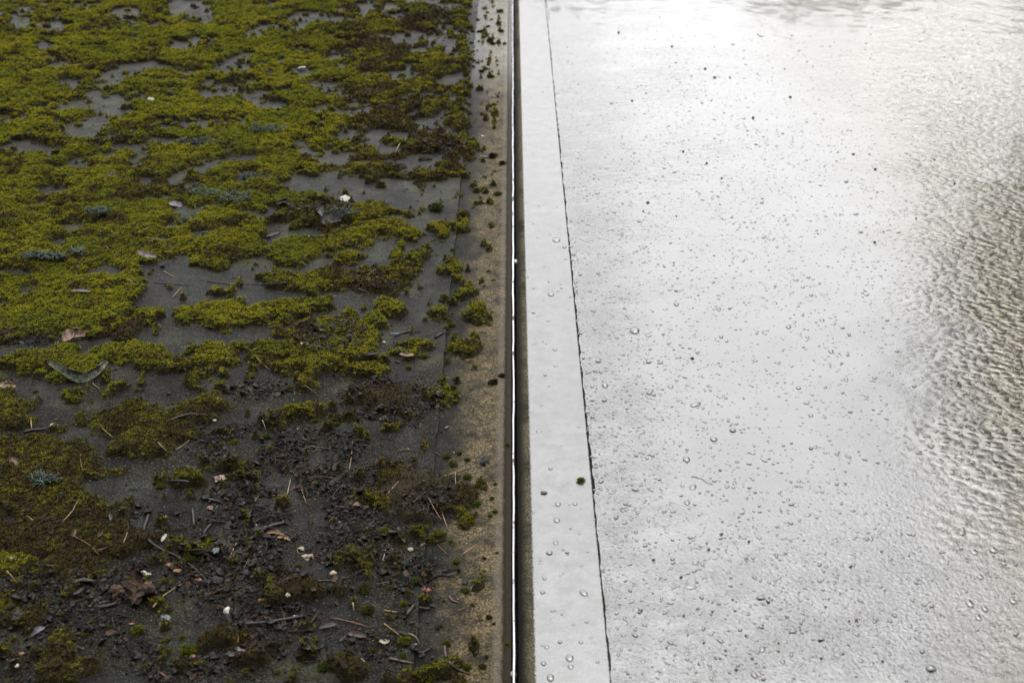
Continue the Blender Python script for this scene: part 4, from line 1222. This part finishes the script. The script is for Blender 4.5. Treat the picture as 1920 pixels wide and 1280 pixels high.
rr_ = random.Random(5)
for k in range(46):
    e_ = rr_.choice([q for q in HUMUS if q[1] > 820 and q[4] > .5])
    px, py = e_[0] + rr_.gauss(0, .55) * e_[2], min(1275, e_[1] + rr_.gauss(0, .5) * e_[3])
    a = rr_.uniform(0, 3.14)
    L = rr_.uniform(8, 20)
    stalk("pine_needle", [(px, py), (px + math.cos(a) * L, py - math.sin(a) * L * .7)], rr_.uniform(.0007, .0011), rr_.choice(["rust", "straw", "twig_brown", "twig_brown"]),
          placed("thin needle scrap", px, py), "straw", "needle scraps in the dark litter")
for k in range(34):
    px, py = rr_.uniform(10, 700), rr_.uniform(60, 620)
    a = rr_.uniform(0, 3.14)
    L = rr_.uniform(5, 13)
    stalk("pine_needle", [(px, py), (px + math.cos(a) * L, py - math.sin(a) * L * .4)], rr_.uniform(.0008, .0012), rr_.choice(["pale", "straw", "rust", "twig_brown"]),
          placed("short straw scrap", px, py), "straw", "straw scraps in the upper moss")

# grey lichen clumps: branched cushions
def lichen(px, py, rx, ry, label, n_=70):
    r = random.Random(px * 7 + py)
    g_ = gpt(px, py)
    s = rx * mpp(py)
    sy = ry * mpp(py) * 1.6
    m = MB()
    for k in range(n_):
        a, q = r.uniform(0, 6.28), math.sqrt(r.random())
        p = Vector((math.cos(a) * q * s, math.sin(a) * q * sy, r.uniform(0, .006)))
        d = Vector((r.gauss(0, 1), r.gauss(0, 1), r.uniform(-.1, .7))).normalized() * r.uniform(.008, .018)
        m.tube([p, p + d * .5 + Vector((0, 0, .003)), p + d], [.0014, .0011, .0005], 4)
        e = d.cross(Vector((0, 0, 1))).normalized() * r.uniform(-.006, .006)
        m.tube([p + d * .5 + Vector((0, 0, .003)), p + d * .8 + e + Vector((0, 0, .004))], [.001, .0005], 4)
    return thing("lichen", m, M["lichen"], (g_.x, g_.y, g_.z), label, "lichen")

lichen(88, 486, 44, 7, "flat bluish grey lichen clump on the moss at the left", 110)
lichen(148, 476, 10, 6, "small grey lichen tuft right of the flat bluish clump", 30)
lichen(500, 248, 34, 10, "bluish green lichen clump far up the roof", 90)
lichen(375, 270, 40, 10, "loose grey lichen spread on the far moss, left of the bluish green one", 80)
lichen(480, 338, 28, 10, "grey lichen clump above the bare felt", 70)
lichen(385, 365, 34, 11, "large dark lichen clump left of the bare felt", 90)
lichen(440, 375, 28, 12, "pale green lichen spread beside the large dark clump", 70)
lichen(185, 402, 22, 9, "dark grey lichen clump on moss at the middle left", 60)
lichen(360, 412, 16, 10, "small dark lichen tuft below the large dark clump", 40)
lichen(640, 405, 30, 12, "stringy grey lichen tangled in the brown ridge", 70)
lichen(85, 905, 24, 8, "dark lichen scrap with a shiny edge on lower left moss", 50)

# ------------------------------------------------------------------ single moss cushions
def tuft_mesh(seed, dry):
    r = random.Random(seed)
    m = MB()
    d = dome(9, 3)
    m.add([(x * .8 * r.uniform(.85, 1.1), y * .8 * r.uniform(.85, 1.1), z * .55) for x, y, z in d.v], d.f, 1)
    for k in range(90):
        a, q = r.uniform(0, 6.28), math.sqrt(r.random())
        z = .55 * math.sqrt(max(0, 1 - (q * .95) ** 2))
        base = Vector((math.cos(a) * q * .82, math.sin(a) * q * .82, z * .95))
        nn = Vector((math.cos(a) * q * .9, math.sin(a) * q * .9, .75)).normalized()
        L = r.uniform(.22, .40)
        for j in range(3):
            dd = (nn + Vector((r.gauss(0, .38), r.gauss(0, .38), r.gauss(0, .25)))).normalized()
            s = dd.cross(Vector((r.gauss(0, 1), r.gauss(0, 1), r.gauss(0, 1)))).normalized() * .055
            p1 = base + dd * L * .6
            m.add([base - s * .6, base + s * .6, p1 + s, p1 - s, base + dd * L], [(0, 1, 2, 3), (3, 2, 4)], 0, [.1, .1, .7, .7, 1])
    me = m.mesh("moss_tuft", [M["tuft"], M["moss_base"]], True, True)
    me.attributes.new("dry", 'FLOAT', 'POINT').data.foreach_set("value", [dry] * len(m.v))
    return me

TUFT = {0: [tuft_mesh(s, -.35) for s in (1, 2)], 1: [tuft_mesh(s, .25) for s in (3, 4)], 2: [tuft_mesh(s, .85) for s in (5, 6)]}
GR_EDGE, GR_LOW, GR_FAR = "moss tufts dotted over the edge strip", "moss tufts dotted over the lower bare felt", "moss dots on the far end of the edge strip"
L_EDGE, L_LOW, L_FAR = ("little green moss tuft growing on the stained edge strip beside the metal joint", "little round moss tuft growing on wet felt among the dark litter",
                        "tiny dark moss dot on the shiny far end of the edge strip")
TUFTS = [
    (1089, 902, 10, 1, "lone olive moss tuft dropped on the clean pale lap strip", None),
    (803, 1258, 27, 0, "largest round moss cushion at the lower end beside the seam", None),
    (722, 1000, 15, 0, "bright round moss tuft left of the dark seed pod", None),
    (688, 1044, 19, 2, "round moss tuft, brown on its left half and green on its right", None),
    (790, 993, 15, 0, "bright moss tuft between the seed pod and the crossed needles", None),
    (876, 974, 17, 0, "bright green moss cushion right of the crossed needles", None),
    (780, 1092, 13, 0, "rounded moss tuft sitting on the seam above the red chip", None),
    (757, 1134, 9, 1, "small ball of moss left of the seam with a grey stick", None),
    (690, 1146, 17, 2, "brown green moss tuft right of the thick pale stub", None),
    (683, 1107, 14, 1, "dull moss tuft above the thick pale stub", None),
    (757, 1204, 15, 1, "leaning moss tuft on the dark clod by the bent tan stalk", None),
    (838, 1206, 9, 1, "moss tuft with a white glint at the head of the brown root", None),
    (610, 1250, 16, 0, "dark green moss tuft right of the slate stone", None),
    (352, 1222, 19, 0, "bright moss cushion left of the slate stone", None),
    (258, 1185, 15, 0, "bright moss ball below the small orange crumb", None),
    (508, 1102, 18, 0, "green cushion in the mossy litter above the black stick", None),
    (355, 1042, 15, 0, "double green tuft under the forked twig's bend", None),
    (376, 1040, 13, 0, "green tuft touching the forked twig's stem on its right", None),
    (462, 981, 9, 0, "bright small tuft above the bark stick", None),
    (609, 878, 6, 0, "vivid green speck of moss in the dark litter beside a straw", None),
    (21, 1251, 7, 0, "vivid green moss dot in the lower left corner", None),
    (68, 1073, 8, 0, "light green tuft on the lower left moss edge", None),
    (197, 1072, 7, 0, "vivid tuft left of the white flake", None),
    (176, 1072, 7, 0, "second vivid tuft further left of the white flake", None),
    (673, 805, 11, 0, "lone round green tuft on open wet felt left of the seam", None),
    (592, 790, 7, 1, "small tuft on wet felt beside the brown island", None),
    (890, 585, 18, 2, "wide brown and green cushion on the middle of the edge strip", None),
    (818, 393, 17, 1, "wide flat cushion of moss where the bare felt meets the seam", None),
    (924, 295, 12, 2, "brown green cushion at the groove side of the upper strip", None),
    (942, 308, 9, 2, "dark cushion leaning over the groove, upper strip", None),
    (925, 718, 12, 2, "dark brown moss clump at the groove beside the middle strip", None),
    (941, 706, 8, 2, "dark moss knob above the brown clump at the groove", None),
    (951, 833, 6, 0, "green moss speck on the lip of the groove below the middle", None),
    (951, 1206, 6, 0, "green moss speck on the lip of the groove near the lower end", None),
    (1298, 673, 4, 2, "brownish moss crumb lying out on the clean grey coating", None),
]
for a in ((933, 365, 9, 1), (894, 382, 9, 0), (871, 427, 10, 0), (921, 421, 7, 1), (849, 470, 6, 0), (916, 509, 5, 0), (926, 525, 4, 0), (853, 628, 7, 0), (888, 628, 8, 0), (875, 662, 6, 1),
          (846, 610, 9, 0), (850, 728, 7, 2), (840, 733, 5, 1), (852, 712, 5, 1), (890, 688, 5, 1), (876, 862, 7, 0), (861, 850, 7, 1), (838, 856, 9, 1), (929, 908, 5, 1), (855, 1054, 9, 0), (859, 1070, 6, 2),
          (873, 1109, 11, 1), (889, 1092, 7, 1), (885, 1134, 6, 1), (820, 1178, 6, 2), (826, 1174, 5, 1), (822, 1243, 9, 0), (876, 1251, 11, 1), (904, 1250, 9, 2), (912, 1232, 5, 2), (917, 1158, 8, 2), (926, 1170, 5, 2),
          (932, 1037, 4, 2), (908, 1047, 5, 2), (895, 912, 9, 0), (893, 945, 12, 1), (928, 960, 7, 1), (919, 967, 6, 1), (922, 935, 6, 1), (877, 895, 10, 0), (926, 197, 6, 1), (928, 217, 8, 1), (905, 215, 6, 2), (922, 210, 5, 2), (920, 145, 8, 1)):
    TUFTS.append(a + (L_EDGE, GR_EDGE))
for a in ((543, 728, 8, 0), (600, 772, 4, 0), (612, 768, 4, 0), (766, 691, 7, 0), (795, 670, 10, 1), (730, 1103, 9, 0), (735, 1185, 7, 1), (640, 1230, 10, 1), (565, 1238, 8, 0), (700, 1222, 7, 1), (755, 1230, 9, 1),
          (315, 1201, 7, 0), (341, 1196, 8, 0), (270, 1252, 9, 1), (175, 1165, 7, 1), (120, 1152, 8, 1), (70, 1138, 8, 0), (30, 1130, 10, 1), (25, 1200, 8, 1), (160, 1190, 9, 1), (205, 1175, 6, 0), (78, 1252, 12, 1),
          (415, 835, 8, 0), (440, 830, 8, 1), (370, 815, 9, 0), (335, 812, 10, 0), (425, 808, 7, 1), (173, 755, 4, 0), (66, 735, 6, 0), (392, 880, 8, 0), (445, 892, 8, 0), (300, 905, 10, 0), (355, 910, 9, 0), (310, 985, 6, 1),
          (463, 1020, 7, 0), (560, 1062, 7, 0), (650, 1030, 5, 0), (664, 988, 6, 0), (692, 1071, 5, 0), (460, 1255, 9, 1), (520, 1262, 8, 0), (470, 1195, 6, 1), (540, 1205, 6, 1), (855, 735, 7, 1), (630, 788, 8, 1), (500, 820, 9, 1)):
    TUFTS.append(a + (L_LOW, GR_LOW))
for a in ((906, 60, 8, 2), (903, 135, 7, 2), (863, 104, 7, 2), (871, 105, 5, 2), (880, 110, 5, 2), (896, 118, 5, 2), (884, 82, 5, 2), (924, 83, 6, 2), (946, 83, 5, 2), (895, 38, 5, 2), (910, 30, 4, 2), (914, 24, 4, 1), (922, 37, 4, 1),
          (938, 22, 8, 1), (915, 50, 5, 2), (897, 60, 5, 2), (886, 56, 5, 2), (940, 59, 7, 2), (915, 118, 4, 2), (887, 98, 5, 1)):
    TUFTS.append(a + (L_FAR, GR_FAR))
for px, py, r_, dr, lab, grp in TUFTS:
    s = r_ * mpp(py) * .92
    g_ = gpt(px, py)
    z = g_.z if px > 960 else (float(edge_profile(np.array([g_.x]), np.array([g_.y]))[0]) if g_.x > -SEAM else felt_z(np.array([g_.x]), np.array([g_.y]))[0])
    o = link("moss_tuft", rr_.choice(TUFT[dr]), (g_.x, g_.y, z - s * .05), (0, 0, rr_.uniform(0, 6.28)), (s * rr_.uniform(.9, 1.15), s * rr_.uniform(.9, 1.15), s * rr_.uniform(.75, 1.0)))
    if lab in (L_EDGE, L_LOW):
        lab = placed(("tiny " if r_ < 6 else "small " if r_ < 9 else "roundish ") + ("green", "olive", "brown")[dr] + " tuft", px, py)
    tag(o, lab, "moss", grp)

# ------------------------------------------------------------------ rain drops, blisters and grains on the clean side
DROP = [dome(14, 5).mesh("rain_drop", M["drop"])]
def drop(px, py, rpx, label, cat="drop", group=None, asp=1.35, hgt=.55, rz=0.0, name="rain_drop", me=None):
    g_ = gpt(px, py)
    s = rpx * mpp(py) * .72
    hgt *= .8
    o = link(name, me or DROP[0], (g_.x, g_.y, g_.z - s * .04), (0, 0, rz), (s, s * asp, s * hgt))
    return tag(o, label, cat, group)

for px, py, r_, lab in ((1043, 450, 11, "widest flat rain drop on the far part of the lap strip"), (1033, 552, 9, "rain drop alone in the middle of the lap strip, half way up"),
                        (1078, 487, 9, "dark rain drop hanging over the seam of the lap strip"), (1058, 463, 6, "square looking small drop right of the widest flat drop"),
                        (1046, 945, 8, "round rain drop below the dark leaf crumb, left of a pair"), (1078, 944, 7, "round rain drop below the moss tuft, right of a pair"),
                        (1044, 975, 9, "broad rain drop below the pair on the lap strip"), (1042, 1017, 7, "pearly rain drop on the lower lap strip"),
                        (1030, 1036, 9, "oval rain drop below the pearly one"), (1068, 1233, 11, "upper half of the tall double drop at the lower lap strip"),
                        (1070, 1249, 8, "lower half of the tall double drop at the lower lap strip"), (1019, 1243, 7, "white drop left of the tall double drop"),
                        (1032, 1270, 10, "large pale drop cut by the lower edge on the lap strip"), (1089, 1203, 6, "small clear drop above the tall double drop"),
                        (1338, 824, 10, "wide rain drop on the coating right of the seam's middle"), (1287, 862, 10, "clear rain drop below the wide one on the coating"),
                        (1257, 725, 8, "dark rimmed rain drop above the clear one"), (1268, 571, 7, "dark rain drop far up near the seam side"),
                        (1478, 614, 7, "dark rain drop in the bright middle of the coating"), (1190, 621, 13, "long flat puddle drop close to the seam"),
                        (1862, 1032, 12, "large dark ringed drop at the lower right"), (1826, 1035, 11, "large white and dark drop beside the ringed one"),
                        (1900, 1128, 11, "ring shaped drop at the right edge, lower part"), (1882, 1057, 8, "small dark drop below the large ringed one"),
                        (1818, 1132, 11, "tall white drop at the lower right"), (1846, 1142, 9, "dark edged drop right of the tall white one"),
                        (1834, 1158, 9, "wide oval drop below the tall white one"), (1838, 1082, 9, "brown dark drop between the large ringed and tall white ones"),
                        (1706, 1174, 7, "ring drop alone on the lower right coating"), (1134, 723, 9, "flat drop just right of the seam, middle"),
                        (1288, 943, 8, "white domed drop near the seam side, lower half"), (1317, 1058, 6, "pebbled blister in the group of brown grains"),
                        (1497, 728, 7, "ring drop right of the dark rimmed one"), (1558, 660, 7, "dark drop right of the moss crumb"),
                        (1586, 712, 6, "oval drop right of the far ring drop"), (1714, 724, 7, "dark ringed drop near the tree reflection"),
                        (1110, 725, 6, "small dark drop at the seam's notch"), (1633, 1010, 7, "bright white drop on the lower right coating"),
                        (1352, 632, 6, "small ring drop above the moss crumb"), (1541, 601, 7, "ring drop in the bright area right of the dark one")):
    drop(px, py, r_, lab, asp=random.uniform(1.1, 1.6), hgt=random.uniform(.45, .7))
def worm(path, rpx, label):
    pts = [gpt(a, b) for a, b in path]
    o = sum(pts, Vector()) / len(pts)
    m = MB()
    r = [rpx * .7 * mpp(path[0][1]) * q for q in (.45, 1, .8, .95, .4)][:len(pts)]
    m.tube([p - o for p in pts], r, 10)
    w_ = thing("rain_drop", m, M["drop"], o, label, "drop")
    w_.scale = (1, 1, .45)
    return w_
worm([(1296, 894), (1308, 894), (1318, 898), (1326, 904), (1336, 909)], 6, "long winding rain drop on the coating below the clear drop")
drop(1094, 1111, 10, "pear shaped clear drop near the seam of the lower lap strip", asp=1.5, hgt=.5, rz=.5)
drop(1105, 1118, 4, "little trailing drop at the foot of the pear shaped one", asp=1.8, hgt=.4, rz=.9)
drop(966, 490, 8, "clear water drop hanging on the metal strip, upper middle", hgt=1.0, asp=1.6)
drop(962, 1262, 9, "clear water drop on the metal strip at the lower end", hgt=.8, asp=1.4)
L_D, G_D = "small rain drop beaded on the wet grey coating", "small rain drops on the grey coating"
L_S, G_S = "small rain drop beaded on the smooth lap strip", "small rain drops on the lap strip"
for k in range(150):
    for _ in range(50):
        px, py = rr_.uniform(1080, 1900), 380 + 880 * rr_.random()
        if px > 1152 - (1280 - py) * .0976 + 12:
            break
    drop(px, py, rr_.uniform(2.6, 5.0) * (.8 + .3 * (py > 900)), L_D, "drop", G_D, rr_.uniform(1.0, 1.8), rr_.uniform(.4, .75), rr_.uniform(-.3, .3))
for a in ((1032, 440, 4), (1008, 445, 4), (1000, 586, 5), (1009, 592, 4), (1028, 601, 5), (1040, 655, 6), (1042, 685, 6), (1022, 703, 5), (995, 771, 5), (1010, 808, 7), (1032, 878, 6), (1000, 540, 4), (1053, 540, 4), (1066, 580, 3),
          (1018, 640, 3), (1060, 760, 3), (1015, 760, 4), (1085, 800, 4), (1052, 835, 3), (1070, 990, 4), (1014, 1055, 5), (1062, 1060, 4), (1086, 1000, 4), (1017, 1110, 6), (1035, 1145, 4), (1100, 1165, 5), (1050, 1203, 6), (1025, 1212, 7),
          (1090, 1060, 3), (1056, 1030, 4), (1120, 1240, 5), (1108, 1195, 4), (1075, 1170, 4), (1040, 480, 3), (1020, 500, 3), (1000, 960, 4), (1064, 905, 3)):
    drop(*a, placed("small drop", a[0], a[1]), "drop", G_S, rr_.uniform(1.0, 1.5), rr_.uniform(.4, .75))
lump(1020, 924, 5.5, "crumb", "leaf_crumb", "dark leaf crumb on the lap strip left of the moss tuft", "crumb", .45, 2, .4, asp=1.5, rz=-.1)
for a in ((1353, 1002), (1387, 1006), (1404, 1016), (1325, 1019), (1329, 1030), (1277, 1083), (1336, 1147), (1398, 1192), (1460, 1221), (1470, 1240), (1459, 1206), (1282, 1154), (1548, 1138), (1595, 1063), (1606, 1163), (1592, 1165), (1655, 1240), (1652, 1034),
          (1320, 1205), (1360, 1220), (1410, 1235), (1430, 1172), (1500, 1180), (1540, 1235), (1250, 1215), (1705, 1042), (1590, 1210), (1225, 1050), (1310, 1245), (1380, 1255)):
    lump(a[0], a[1], rr_.uniform(2.8, 4.6), "grain", "brown_grain", "tiny brown grain stuck in the grey coating", "grain", .7, 1, .3, "brown grains in the grey coating")
for a in ((1482, 183), (1281, 285), (1325, 307), (1340, 146), (1369, 146), (1641, 318), (1353, 335), (1206, 397), (1268, 406), (1215, 381), (1640, 455), (1718, 410), (1322, 130), (1260, 88), (1412, 222), (1600, 290), (1160, 62), (1185, 190), (1790, 345), (1752, 300)):
    lump(a[0], a[1], rr_.uniform(2.5, 4.2), "crumb", "dark_crumb", "tiny dark crumb lying on the far bright coating", "crumb", .6, 1, .3, "dark crumbs on the far coating")
